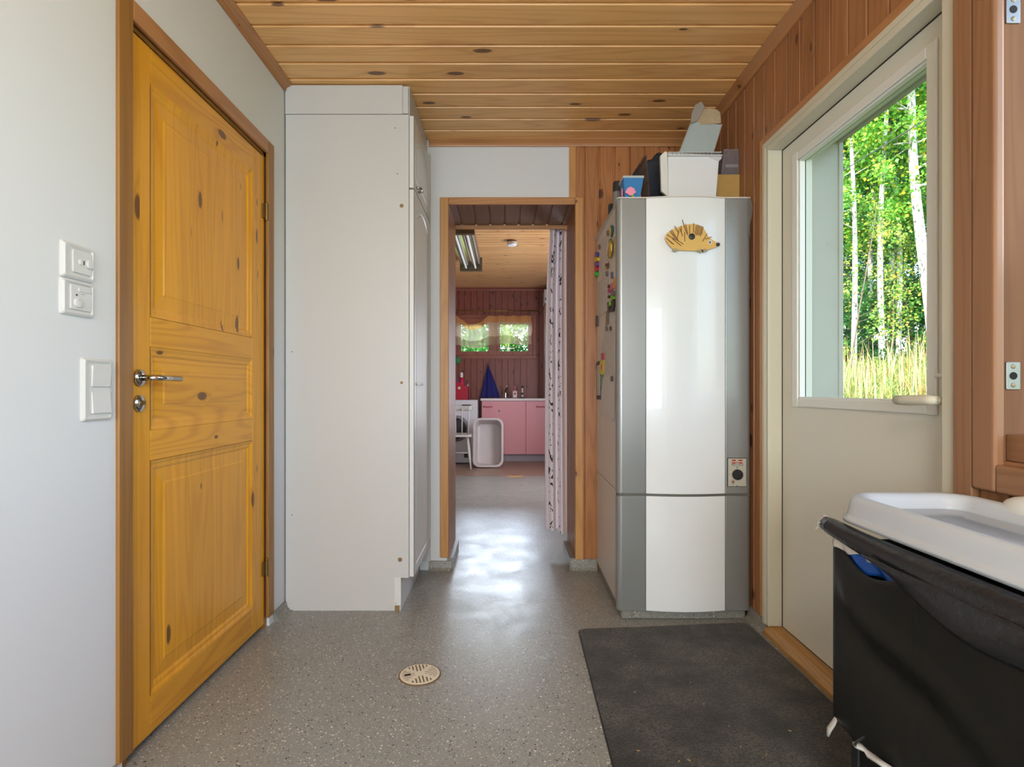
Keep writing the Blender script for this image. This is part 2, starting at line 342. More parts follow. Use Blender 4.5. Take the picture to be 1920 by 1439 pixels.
def sheerish(name, col, alpha, rough=.3, trl=.5, noise=0):
    """thin translucent plastic or cloth"""
    m, nt, b = newmat(name); out = [n for n in nt.nodes if n.type == 'OUTPUT_MATERIAL'][0]
    b.inputs['Base Color'].default_value = (*col, 1); b.inputs['Roughness'].default_value = rough
    tl = nd(nt, 'ShaderNodeBsdfTranslucent', {'Color': (*col, 1)}); m1 = nd(nt, 'ShaderNodeMixShader', {0: trl, 1: b.outputs[0], 2: tl.outputs[0]})
    tp = nd(nt, 'ShaderNodeBsdfTransparent', {'Color': (*[min(1, .5 + .5 * c) for c in col], 1)})
    tc = nd(nt, 'ShaderNodeTexCoord'); nz = nd(nt, 'ShaderNodeTexNoise', {'Vector': tc.outputs['Object'], 'Scale': 14.0, 'Detail': 3.0})
    fac = mth(nt, 'ADD', alpha - .05, mth(nt, 'MULTIPLY', nz.outputs[0], .1), clamp=True)
    m2 = nd(nt, 'ShaderNodeMixShader', {0: fac, 1: tp.outputs[0], 2: m1.outputs[0]}); nt.links.new(m2.outputs[0], out.inputs[0])
    return m

# ================================================================== SETTING
XL, XR, ZC, YB, YB2 = -1.05, 1.11, 2.49, 3.18, 3.55
ZC2, YF, XL2, XR2 = 2.60, 8.40, -2.2, 1.21
YN = -2.5
def boards(mb, along, across, face, sgn, bw, off, secs, thick, gw=.012, gd=.009, mi=0):
    """boards with rebated grooves. axes are letters; face = coordinate of visible face, sgn = direction the face looks.
       secs = [(v0, v1, u0, u1)]"""
    ax = {'x': 0, 'y': 1, 'z': 2}; A, V = ax[along], ax[across]; N = 3 - A - V
    for (v0, v1, u0, u1) in secs:
        pts = [(v0, 0)]
        k = math.ceil((v0 - off) / bw - 1e-6)
        while off + k * bw < v1 - gw:
            g = off + k * bw
            if g - gw / 2 > v0 + .002: pts += [(g - gw / 2, 0), (g - gw / 2 + .003, -gd), (g + gw / 2 - .003, -gd), (g + gw / 2, 0)]
            k += 1
        pts.append((v1, 0)); poly = pts + [(v1, -thick), (v0, -thick)]
        n = len(poly); vs = []
        for u in (u0, u1):
            for (v, d) in poly:
                q = [0, 0, 0]; q[A] = u; q[V] = v; q[N] = face + sgn * d; vs.append(q)
        f = [(i, (i + 1) % n, n + (i + 1) % n, n + i) for i in range(n)] + [tuple(range(n)), tuple(range(2 * n - 1, n - 1, -1))]
        mb.add(vs, f, mi)
# floor
fl = MB(); fl.box(XL - .3, XR + .26, YN - .2, YB2, -.12, 0); fl.box(XL2 - .2, XR2 + .2, YB2, 6.66, -.12, 0)
struct(fl.build('floor', M['vinyl']), 'grey speckled vinyl floor running through the doorway', 'floor')
f2 = MB(); pts = [(XL2, YF), (XL2, 6.70)]; random.seed(3)
for i in range(41):
    x = XL2 + (XR2 - XL2) * i / 40; pts.append((x, 6.64 + random.uniform(-.025, .02)))
pts += [(XR2, YF)]
f2.prism(pts, .0, .006, 'z'); f2.box(XL2 - .2, XR2 + .2, 6.66, YF + .3, -.12, .0)
struct(f2.build('floor', M['brown_floor']), 'brown floor beyond the ragged vinyl edge in the laundry room', 'floor')
# cove of the vinyl up the walls
def cove(name, pts2d, h=.045, t=.016, label=''):
    mb = MB()
    for (a, b_) in zip(pts2d[:-1], pts2d[1:]):
        a = Vector((*a, 0)); b_ = Vector((*b_, 0)); d = (b_ - a).normalized(); nrm = Vector((d.y, -d.x, 0))
        prof = [(0, 0), (t + .03, 0.0005), (t + .012, .006), (t, .02), (t * .6, h), (0, h)]
        vs = [p + nrm * q[0] + Vector((0, 0, q[1])) for p in (a, b_) for q in prof]; n = len(prof)
        mb.add(vs, [(i, (i + 1) % n, n + (i + 1) % n, n + i) for i in range(n)] + [tuple(range(n)), tuple(range(2 * n - 1, n - 1, -1))])
    return struct(mb.build(name, M['vinyl_cove']), label, 'skirting')
cove('baseboard_left', [(XL, 2.47), (XL, 3.18)][::1], label='vinyl cove at the foot of the white wall beside the cabinet')
cove('baseboard_back_left', [(-.45, YB), (-.318, YB)], h=.055, label='vinyl cove between cabinet and doorway')
cove('baseboard_back_right', [(.372, YB), (.52, YB)], h=.066, label='vinyl cove between doorway and water heater')
cove('baseboard_right', [(XR, 2.50), (XR, 2.345)], h=.06, label='vinyl cove beside the garden door')
mbx = MB(); mbx.box(XL, XL + .006, YN, 1.47, 0, .04)
struct(mbx.build('baseboard_near', M['vinyl_cove']), 'vinyl edge at the foot of the near white wall', 'skirting')
# walls
wl = MB()
for (y0, y1, z0, z1) in ((YN, 1.50, 0, ZC + .1), (2.43, YB2, 0, ZC + .1), (1.50, 2.43, 2.09, ZC + .1)): wl.box(XL - .12, XL, y0, y1, z0, z1)
struct(wl.build('wall_left', M['wall']), 'white painted wall with the pine door', 'wall')
wr = MB()
boards(wr, 'z', 'y', XR, -1 * -1 * -1, .0965, 2.27, [(2.352, YB2, 0, ZC + .1), (1.343, 2.352, 2.092, ZC + .1), (1.242, 1.343, 0, ZC + .1),
       (.16, 1.242, 0, .86), (.16, 1.242, 2.40, ZC + .1), (YN, .16, 0, ZC + .1)], .25)
struct(wr.build('wall_right', M['pine_right']), 'pine board wall with garden door and window', 'wall')
wb = MB(); wb.box(XL, -.345, YB, YB2, 0, ZC + .1); wb.box(-.345, .361, YB, YB2, 2.125, ZC + .1)
struct(wb.build('wall_back', M['wall']), 'white wall left of and above the open doorway', 'wall')
wb2 = MB(); boards(wb2, 'z', 'x', YB, -1, .087, .361, [(.407, XR, 0, ZC + .1), (.361, .407, 2.125, ZC + .1)], YB2 - YB, gw=.014)
struct(wb2.build('wall_back', M['pine_back']), 'pine board wall behind the water heater', 'wall')
wnr = MB(); wnr.box(XL - .2, XR + .2, YN - .15, YN, 0, ZC + .1)
struct(wnr.build('wall_near', M['wall']), 'white wall behind the camera', 'wall')
# ceiling
ce = MB(); boards(ce, 'x', 'y', ZC, -1, .1255, 2.555, [(YN, YB, XL, XR)], .08, gw=.020, gd=.008)
struct(ce.build('ceiling', M['pine_ceiling']), 'pine board ceiling', 'ceiling')
ce2 = MB(); boards(ce2, 'x', 'y', ZC2, -1, .095, 0, [(YB2, YF, XL2, XR2)], .08, gw=.014, gd=.009)
struct(ce2.build('ceiling', M['ceil_far']), 'narrow pine board ceiling of the laundry room', 'ceiling')
rf = MB(); rf.box(XL2 - .6, XR2 + .4, YN - .6, YF + .6, 2.72, 2.9); rf.box(XR + .25, 1.75, YN - .6, 3.3, 2.62, 2.72)
struct(rf.build('roof', M['roof']), 'dark roof slab over the house', 'roof')
# ceiling trims
def molding(name, p0, p1, nrm, w=.038, h=.036, m='trimy', label=''):
    p0, p1, nrm = Vector(p0), Vector(p1), Vector(nrm); dn = Vector((0, 0, -1)); mb = MB()
    prof = [(0, 0), (w, 0), (w, .006), (w * .75, .012), (w * .35, h * .55), (.010, h * .8), (.008, h), (0, h)]
    vs = [p + nrm * a + dn * b_ for p in (p0, p1) for (a, b_) in prof]; n = len(prof)
    mb.add(vs, [(i, (i + 1) % n, n + (i + 1) % n, n + i) for i in range(n)] + [tuple(range(n)), tuple(range(2 * n - 1, n - 1, -1))])
    return struct(mb.build(name, M[m]), label, 'trim')
molding('trim_1', (XL, YN, ZC), (XL, 2.592, ZC), (1, 0, 0), label='pine ceiling trim along the white wall')
molding('trim_2', (XR, YN, ZC), (XR, YB, ZC), (-1, 0, 0), .04, .042, label='pine ceiling trim along the board wall')
molding('trim_3', (-.45, YB, ZC), (XR, YB, ZC), (0, -1, 0), .03, .04, 'trimx', label='pine ceiling trim above the doorway')
t4 = MB(); t4.box(.361, .400, YB - .008, YB, 2.152, 2.45)
struct(t4.build('trim_4', M['trimz'], bevel=.002), 'upright pine strip between white wall and boards', 'trim')
# back opening: casing + lining
dc = thing('door_3', (.03, YB, 0), 'pine-cased open doorway to the laundry room', 'doorway', kind='structure')
c1 = MB(); c1.box(-.385, -.335, YB - .016, YB, .075, 2.155); c1.build('casing', M['trimz'], dc, bevel=.004)
c1 = MB(); c1.box(.396, .442, YB - .016, YB, .065, 2.155); c1.build('casing', M['trimz'], dc, bevel=.004)
c1 = MB(); c1.box(-.335, .396, YB - .016, YB, 2.113, 2.155); c1.build('casing', M['trimx'], dc, bevel=.004)
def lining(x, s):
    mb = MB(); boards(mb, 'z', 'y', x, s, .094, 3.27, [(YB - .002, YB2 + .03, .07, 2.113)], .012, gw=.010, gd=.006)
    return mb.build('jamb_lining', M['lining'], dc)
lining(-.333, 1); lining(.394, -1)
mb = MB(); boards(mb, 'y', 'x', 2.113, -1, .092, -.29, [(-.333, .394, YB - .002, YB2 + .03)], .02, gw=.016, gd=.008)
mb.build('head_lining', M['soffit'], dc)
mb = MB(); mb.box(-.345, -.31, YB + .0, YB2, 0, .07); mb.box(.365, .407, YB, YB2, 0, .07)
mb.build('lining_foot', M['vinyl_cove'], dc)
mb = MB(); mb.box(-.333, .394, YB2 + .02, YB2 + .032, 2.09, 2.113); mb.build('head_strip', M['trimx'], dc)

# laundry room shell
wf = MB(); HX0, HX1, HZ0, HZ1 = -.76, .40, 1.57, 2.14
boards(wf, 'z', 'x', YF, -1, .095, .02, [(XL2, HX0, 0, ZC2 + .08), (HX1, XR2, 0, ZC2 + .08), (HX0, HX1, 0, HZ0), (HX0, HX1, HZ1, ZC2 + .08)], .22, gw=.012)
struct(wf.build('wall_far', M['red_boards']), 'red-brown board wall of the laundry room with twin window', 'wall')
q = MB(); q.box(XL2 - .15, XL2, YB2, YF + .2, 0, ZC2 + .1); struct(q.build('wall_far_left', M['wall']), 'left wall of the laundry room', 'wall')
q = MB(); q.box(XR2, XR2 + .15, YB2, YF + .2, 0, ZC2 + .1); struct(q.build('wall_far_right', M['wall']), 'right wall of the laundry room', 'wall')
q = MB(); q.box(XL2, XL - .12, YB2 - .1, YB2, 0, ZC2 + .1); q.box(XL - .12, XR + .25, YB2 - .05, YB2 - .001, ZC + .1, ZC2 + .1)
struct(q.build('wall_far_near', M['wall']), 'near wall of the laundry room', 'wall')
molding('trim_5', (XL2, YF, ZC2), (XR2, YF, ZC2), (0, -1, 0), .04, .04, 'red_trim', label='ceiling trim of the laundry room')

# ------------------------------------------------------------------ far twin window
w1 = thing('window_1', (-.18, YF, HZ0), 'twin wooden window above the sink', 'window', kind='structure')
mb = MB(); fw = .05
for (a, b_, c_, d_) in ((HX0 - .05, HX1 + .05, HZ0 - .055, HZ0), (HX0 - .05, HX1 + .05, HZ1, HZ1 + .05), (HX0 - .05, HX0, HZ0, HZ1), (HX1, HX1 + .05, HZ0, HZ1)):
    mb.box(a, b_, YF - .018, YF, c_, d_)
mb.build('casing', M['red_trim'], w1, bevel=.003)
for (g0, g1, a, b_) in ((-.694, -.28, HX0, -.225), (-.101, .323, -.156, HX1)):
    mb = MB(); z0, z1 = HZ0, HZ1
    mb.box(a, g0, YF + .0, YF + .05, z0, z1); mb.box(g1, b_, YF, YF + .05, z0, z1); mb.box(g0, g1, YF, YF + .05, z0, 1.632); mb.box(g0, g1, YF, YF + .05, 2.045, z1)
    s_ = mb.build('sash', M['red_trim'], w1, bevel=.004)
    mb = MB(); mb.box(g0, g1, YF + .022, YF + .028, 1.632, 2.045); mb.build('pane', M['glass'], s_)
mb = MB(); mb.box(-.225, -.156, YF + .0, YF + .14, HZ0, HZ1); mb.build('mullion', M['red_trim'], w1)
for hx in (-.245, -.135):
    mb = MB(); mb.tube([(hx, YF - .004, 1.70), (hx, YF - .02, 1.70), (hx, YF - .022, 1.66)], .006, 8); mb.build('latch', M['steel'], w1, smooth=True)

# ------------------------------------------------------------------ left pine door
d1 = thing('door_1', (XL, 1.96, 0), 'pine panel door in the white wall', 'door', kind='structure')
CF = XL + .010
mb = MB(); mb.box(XL - .004, CF, 1.475, 1.532, .035, 2.135); mb.build('casing', M['casing_left'], d1, bevel=.003)
mb = MB(); mb.box(XL - .004, CF, 2.402, 2.459, .045, 2.135); mb.build('casing', M['casing_left'], d1, bevel=.003)
mb = MB(); mb.box(XL - .004, CF, 1.532, 2.402, 2.078, 2.135); mb.build('casing', M['trimy'], d1, bevel=.003)
mb = MB(); mb.box(XL - .1, XL - .012, 1.49, 1.536, .0, 2.09); mb.box(XL - .1, XL - .012, 2.398, 2.44, 0, 2.09); mb.box(XL - .1, XL - .012, 1.49, 2.44, 2.068, 2.10)
mb.box(XL - .1, XL - .05, 1.5, 2.43, .0, .018)
mb.build('frame', M['casing_left'], d1)
LX = XL - .008; Z0, Z1, YA, YZ = .022, 2.060, 1.538, 2.396
lf = thing('leaf', (LX, 1.96, 0)); lf.parent = d1; lf.matrix_parent_inverse = chain(d1).inverted()
def rail(y0, y1, z0, z1, m, x1=LX, name='stile'):
    q = MB(); q.box(x1 - .036, x1, y0, y1, z0, z1); return q.build(name, M[m], lf, bevel=.003)
SA, SB = 1.632, 2.288
rail(YA, SA, Z0, Z1, 'door_pine_v'); rail(SB, YZ, Z0, Z1, 'door_pine_v')
for (z0, z1) in ((1.955, Z1), (1.172, 1.262), (.832, .925), (Z0, .135)): rail(SA, SB, z0, z1, 'door_pine_h', LX - .0005, 'rail')
for (z0, z1, m) in ((1.262, 1.955, 'door_pine_v'), (.925, 1.172, 'door_pine_h'), (.135, .832, 'door_pine_v')):
    q = MB(); y0, y1 = SA, SB
    # moulded edge stepping down to the recess, then the raised field
    steps = [(0, .0), (.006, -.002), (.012, -.006), (.022, -.007), (.030, -.012), (.072, -.009), (.078, -.0065), (.080, -.0065)]
    rings = []
    for (i_, d_) in steps: rings.append([(LX + d_, y0 + i_, z0 + i_), (LX + d_, y1 - i_, z0 + i_), (LX + d_, y1 - i_, z1 - i_), (LX + d_, y0 + i_, z1 - i_)])
    vs = [p for r_ in rings for p in r_]; fs = []
    for k in range(len(rings) - 1):
        for j in range(4): fs.append((k * 4 + j, k * 4 + (j + 1) % 4, (k + 1) * 4 + (j + 1) % 4, (k + 1) * 4 + j))
    e = (len(rings) - 1) * 4; fs.append((e, e + 1, e + 2, e + 3)); q.add(vs, fs)
    q.box(LX - .030, LX - .014, y0, y1, z0, z1); q.build('panel', M[m], lf, recalc=False)
hd = thing('handle', (LX, 1.5795, 1.079)); hd.parent = d1; hd.matrix_parent_inverse = chain(d1).inverted()
q = MB(); q.lathe([(0.025, 0), (.0255, .004), (.023, .008), (.016, .010), (.010, .011)], (LX, 1.5795, 1.079), 28, 'x'); q.build('rosette', M['chrome'], hd, smooth=True)
q = MB(); q.tube([(LX + .01, 1.5795, 1.079), (LX + .045, 1.5795, 1.079), (LX + .054, 1.59, 1.079), (LX + .055, 1.61, 1.079), (LX + .055, 1.69, 1.078)], [.009, .0085, .009, .0085, .0085], 12)
q.build('lever', M['chrome'], hd, smooth=True)
q = MB(); q.lathe([(0.025, 0), (.0255, .004), (.023, .007), (.012, .009), (.004, .012)], (LX, 1.5795, 1.005), 28, 'x'); q.build('keyhole_rosette', M['chrome'], hd, smooth=True)
q = MB(); q.lathe([(.007, .008), (.0065, .016)], (LX, 1.5795, 1.007), 16, 'x'); q.build('key_cylinder', M['brass'], hd)
for hz in (1.82, .267):
    q = MB(); q.tube([(LX + .010, 2.399, hz - .036), (LX + .010, 2.399, hz + .036)], .0075, 12); q.box(LX, LX + .006, 2.37, 2.43, hz - .03, hz + .03)
    q.ball((LX + .010, 2.399, hz + .038), .006); q.build('hinge', M['brass'], d1, smooth='auto')

# ------------------------------------------------------------------ garden door (right wall)
d2 = thing('door_2', (XR, 1.85, 0), 'cream garden door with a tall window pane', 'door', kind='structure')
FX = XR - .012
def fr(y0, y1, z0, z1, x0=FX, x1=XR + .05, m='cream', name='frame', bev=.003):
    q = MB(); q.box(x0, x1, y0, y1, z0, z1); return q.build(name, M[m], d2, bevel=bev)
fr(2.306, 2.350, .05, 2.09, x1=XR + .13); fr(1.345, 1.388, .05, 2.09, x1=XR + .13); fr(1.388, 2.306, 2.050, 2.09, x1=XR + .13)
q = MB(); q.box(FX - .003, FX, 2.330, 2.352, .05, 2.092); q.box(FX - .003, FX, 1.36, 2.33, 2.072, 2.092); q.build('frame_bead', M['cream'], d2, bevel=.001)
q = MB(); q.box(XR - .014, XR, 2.352, 2.382, .065, 2.12); q.build('outer_strip', M['trimz'], d2, bevel=.003)
q = MB(); q.box(XR - .014, XR, 1.343, 2.352, 2.092, 2.122); q.build('outer_strip', M['trimy'], d2, bevel=.003)
KX = 1.157; LY0, LY1, LZ0, LZ1 = 1.392, 2.302, .052, 2.046
GY0, GY1, GZ0, GZ1 = 1.500, 2.180, 1.005, 1.960
q = MB()
for (a, b_, c_, d_) in ((LY0, GY0, LZ0, LZ1), (GY1, LY1, LZ0, LZ1), (GY0, GY1, LZ0, GZ0), (GY0, GY1, GZ1, LZ1)): q.box(KX, KX + .055, a, b_, c_, d_)
q.build('leaf', M['cream_leaf'], d2)
q = MB()
for (a, b_, c_, d_) in ((GY0 - .03, GY0 + .006, GZ0 - .03, GZ1 + .03), (GY1 - .006, GY1 + .035, GZ0 - .03, GZ1 + .03), (GY0 + .006, GY1 - .006, GZ0 - .028, GZ0 + .006), (GY0 + .006, GY1 - .006, GZ1 - .006, GZ1 + .028)):
    q.box(KX - .008, KX, a, b_, c_, d_); 
q.build('glazing_bead', M['bead_white'], d2, bevel=.004)
q = MB()
for (a, b_, c_, d_) in ((GY0 - .001, GY0 + .012, GZ0, GZ1), (GY1 - .012, GY1 + .001, GZ0, GZ1), (GY0, GY1, GZ0 - .001, GZ0 + .012), (GY0, GY1, GZ1 - .012, GZ1 + .001)):
    q.box(KX, KX + .022, a, b_, c_, d_)
q.build('inner_bead', M['bead_white'], d2, bevel=.003)
q = MB(); q.box(KX + .024, KX + .030, GY0, GY1, GZ0, GZ1); q.build('pane', M['glass'], d2)
q = MB(); q.box(KX + .022, KX + .026, GY1 - .009, GY1, GZ0, GZ1); q.box(KX + .022, KX + .026, GY0, GY1, GZ1 - .009, GZ1); q.build('gasket', M['black_gasket'], d2)
q = MB(); q.box(KX - .002, KX + .03, 2.302, 2.306, LZ0, LZ1); q.box(KX - .002, KX + .03, 1.392, 2.306, 2.046, 2.050); q.box(KX - .002, KX + .03, 1.392, 2.306, .048, .052); q.build('gasket', M['black_gasket'], d2)
q = MB(); q.prism([(XR - .016, .0), (XR - .016, .018), (XR + .004, .045), (XR + .03, .050), (XR + .14, .050), (XR + .14, 0)], 1.345, 2.342, 'y'); q.build('threshold', M['threshold'], d2, bevel=.002)
# exterior lining of the opening
q = MB(); q.box(XR + .13, 1.388, 2.300, 2.352, -.1, 2.12); q.box(XR + .13, 1.388, 1.36, 2.300, 2.085, 2.12); q.box(XR + .13, 1.388, 1.345, 1.375, -.1, 2.12); q.build('outer_lining', M['ext_white'], d2)
q = MB(); q.box(1.388, 1.408, 2.296, 2.400, -.1, 2.16); q.box(1.388, 1.408, 1.27, 2.4, 2.08, 2.17); q.build('outer_casing', M['ext_white'], d2, bevel=.003)
dh = thing('handle', (KX, 1.38, 1.017)); dh.parent = d2; dh.matrix_parent_inverse = chain(d2).inverted()
q = MB(); q.box(KX - .008, KX, 1.400, 1.440, .90, 1.14); q.build('backplate', M['cream'], dh, bevel=.004)
q = MB(); q.tube([(KX - .005, 1.412, 1.017), (KX - .050, 1.412, 1.017), (KX - .062, 1.42, 1.017)], .011, 12); q.tube([(KX - .06, 1.402, 1.018), (KX - .064, 1.43, 1.018), (KX - .064, 1.50, 1.016), (KX - .063, 1.54, 1.016), (KX - .060, 1.545, 1.016)], [.010, .0135, .0145, .0135, .006], 14)
q.build('lever', M['cream'], dh, smooth=True)
q = MB(); q.tube([(KX - .008, 1.425, 1.082), (KX - .024, 1.427, 1.082), (KX - .028, 1.445, 1.082)], .006, 10); q.build('thumb_turn', M['bead_white'], dh, smooth=True)

# ------------------------------------------------------------------ window on the right, close to the camera
w2 = thing('window_2', (XR, .70, .86), 'wooden window frame near the camera on the board wall', 'window', kind='structure')
WX = XR - .022
q = MB(); q.box(WX, XR, 1.287, 1.341, .0, ZC - .04); q.build('door_casing', M['casing_right'], w2, bevel=.003)
q = MB(); q.box(WX - .003, XR, 1.222, 1.284, .815, 2.43); q.build('casing', M['casing_right'], w2, bevel=.007, seg=3)
q = MB(); q.box(WX - .003, XR, .12, .18, .815, 2.43); q.build('casing', M['casing_right'], w2, bevel=.007, seg=3)
q = MB(); q.box(WX - .003, XR, .18, 1.222, .815, .878); q.build('casing', M['casing_right_y'], w2, bevel=.007, seg=3)
q = MB(); q.box(WX - .003, XR, .18, 1.222, 2.37, 2.43); q.build('casing', M['casing_right_y'], w2, bevel=.007, seg=3)
q = MB(); q.box(XR - .004, XR + .2, 1.236, 1.262, .86, 2.40); q.build('jamb', M['reveal_wood'], w2, bevel=.002)
q = MB(); q.box(XR - .004, XR + .2, .15, .18, .86, 2.40); q.build('jamb', M['reveal_wood'], w2, bevel=.002)
q = MB(); q.box(XR - .004, XR + .2, .18, 1.236, .855, .885); q.box(XR + .012, XR + .2, .18, 1.236, .885, .945); q.build('sill', M['casing_right_y'], w2, bevel=.003)
q = MB(); q.box(XR - .004, XR + .2, .18, 1.236, 2.37, 2.40); q.build('head', M['casing_right_y'], w2)
q = MB(); q.box(XR + .16, XR + .166, .18, 1.236, .945, 2.37); q.build('pane', M['glass'], w2)
for sz in (1.899, 1.076):
    q = MB(); cx = 1.137; q.prism(rrect(cx - .016, cx + .016, sz - .031, sz + .031, .003), 1.2325, 1.2365, 'y'); sp = q.build('strike_plate', M['steel'], w2, bevel=.001)
    q = MB(); q.lathe([(.0085, 0), (.0085, .0008)], (cx, 1.2325, sz), 16, '-y'); q.build('latch_hole', M['dark'], sp)
    for dz in (-.021, .021):
        q = MB(); q.lathe([(.0055, 0), (.005, .001), (.002, .0015)], (cx, 1.2325, sz + dz), 12, '-y'); q.build('screw', M['screw'], sp)

# unseen box behind the closed pine door, added to stop a light leak
q = MB(); q.box(XL - .9, XL - .12, 1.35, 1.45, -.1, 2.3); q.box(XL - .9, XL - .12, 2.5, 2.6, -.1, 2.3); q.box(XL - .9, XL - .8, 1.45, 2.5, -.1, 2.3); q.box(XL - .9, XL - .12, 1.35, 2.6, 2.2, 2.3); q.box(XL - .9, XL - .12, 1.35, 2.6, -.12, 0)
struct(q.build('light_block', M['wall']), 'unseen box blocking stray light behind the closed pine door', 'wall')

# ================================================================== TALL CABINET
cb = thing('tall_cabinet', (-.75, 2.9, 0), 'tall white cupboard standing against the far end of the white wall', 'cabinet')
CY0, CX1 = 2.594, -.462
q = MB(); q.prism([(XL + .006, .0), (-.500, .0), (-.500, .155), (CX1, .155), (CX1, 2.345), (XL + .006, 2.345)], CY0, CY0 + .018, 'y'); q.build('side_panel', M['cab_white'], cb, bevel=.0012)
q = MB(); q.box(XL + .006, -.5, 3.140, 3.158, 0, 2.345); q.box(XL + .006, XL + .012, CY0 + .018, 3.14, .02, 2.345); q.box(XL + .006, CX1, CY0 + .018, 3.15, 2.327, 2.345); q.box(XL + .006, CX1, CY0 + .018, 3.15, .155, .173); q.build('body', M['cab_white'], cb)
q = MB(); q.box(XL + .004, -.492, CY0, CY0 + .018, 2.348, ZC - .006); q.box(-.491, CX1 - .003, CY0, CY0 + .018, 2.350, ZC - .012); q.box(CX1 - .016, CX1 + .001, CY0 + .019, YB - .002, 2.348, ZC - .002); q.build('top_filler', M['cab_white'], cb, bevel=.001)
q = MB(); q.box(-.515, -.500, CY0 + .018, YB - .02, .0, .155); q.build('plinth', M['cab_door'], cb)
q = MB(); q.box(-.530, -.499, CY0 - .0015, CY0 + .0, .026, .158); q.build('plinth_end_strip', M['cab_door'], cb, bevel=.0005)
q = MB(); q.box(-.528, -.506, CY0 - .002, CY0 + .016, .0, .026); q.build('bare_corner', M['chip'], cb)
q = MB(); q.box(-.50, -.44, 3.150, YB - .001, .06, 2.40); q.build('back_filler', M['cab_white'], cb)
def cdoor(z0, z1, hz, arch):
    x0, x1 = CX1 + .002, -.437; y0, y1 = CY0 + .002, 3.145
    dr = thing('door', (x1, y0, z0)); dr.parent = cb; dr.matrix_parent_inverse = chain(cb).inverted()
    # door slab with a routed line (arched at the top for the upper doors)
    q = MB(); q.box(x0, x1 - .002, y0, y1, z0, z1); q.build('slab', M['cab_door'], dr, bevel=.002)
    def path(ins):
        a, b_, c_, d_ = y0 + ins, y1 - ins, z0 + ins, z1 - ins
        pts = [(a, c_), (b_, c_), (b_, d_ - (.07 if arch else 0))]
        if arch:
            for k in range(1, 12):
                t = k / 12; pts.append((b_ + (a - b_) * t, d_ - .07 + .07 * math.sin(PI * t)))
        else: pts.append((b_, d_))
        pts.append((a, d_ - (.07 if arch else 0)))
        return pts
    pa, pb, pc = path(.045), path(.052), path(.060); n = len(pa)
    # frame rim: outer rectangle strip, groove, raised field
    q = MB()
    vs = [(x1 + .0015, *p) for p in pa] + [(x1 - .0035, *p) for p in pb] + [(x1 + .0012, *p) for p in pc]
    q.add(vs, [(k * n + i, k * n + (i + 1) % n, (k + 1) * n + (i + 1) % n, (k + 1) * n + i) for k in (0, 1) for i in range(n)] + [tuple(2 * n + i for i in range(n))])
    q.build('field', M['cab_door'], dr, recalc=False)
    q = MB(); no = len(pa)
    outer = [(y0 + .001, z0 + .001), (y1 - .001, z0 + .001)] + [(y1 - .001, z1 - .001 if i else max(pa[2][1], z0 + .1)) for i in range(1)]
    # ring between outer edge and groove, built as a polygon fan of matching points
    def outp(p):
        y, z = p; return (y0 + .0005 if abs(y - pa[0][0]) < 1e-6 else y1 - .0005 if abs(y - pa[1][0]) < 1e-6 else y, z0 + .0005 if abs(z - pa[0][1]) < 1e-6 else z1 - .0005)
    oo = [outp(p) for p in pa]
    vs = [(x1 + .0002, *p) for p in oo] + [(x1 + .0015, *p) for p in pa]
    q.add(vs, [(i, (i + 1) % n, n + (i + 1) % n, n + i) for i in range(n)]); q.build('rim', M['cab_door'], dr, recalc=False)
    q = MB(); yh = y0 + .06
    q.tube([(x1, yh, hz), (x1 + .012, yh, hz), (x1 + .020, yh + .008, hz), (x1 + .020, yh + .05, hz), (x1 + .012, yh + .058, hz), (x1, yh + .058, hz)], [.006, .006, .007, .007, .006, .006], 10)
    q.build('handle', M['chrome'] if arch and z0 > 1 else M['cab_door'], dr, smooth=True)
cdoor(2.0, 2.340, 2.02, True); cdoor(.160, 1.992, 1.072, True)
for (px, py, r_) in ((753, 386, .0095), (753, 718, .0065), (750, 1050, .0105), (742, 1132, .0045), (741, 240, .003), (745, 326, .003), (548, 660, .003), (547, 966, .003)):
    p = at(px, py, CY0); q = MB(); q.lathe([(r_, 0), (r_ * .9, .0012), (r_ * .3, .0018)], (p.x, CY0, p.z), 14, '-y'); q.build('cover_cap' if r_ > .006 else 'screw_hole', M['chip'], cb)

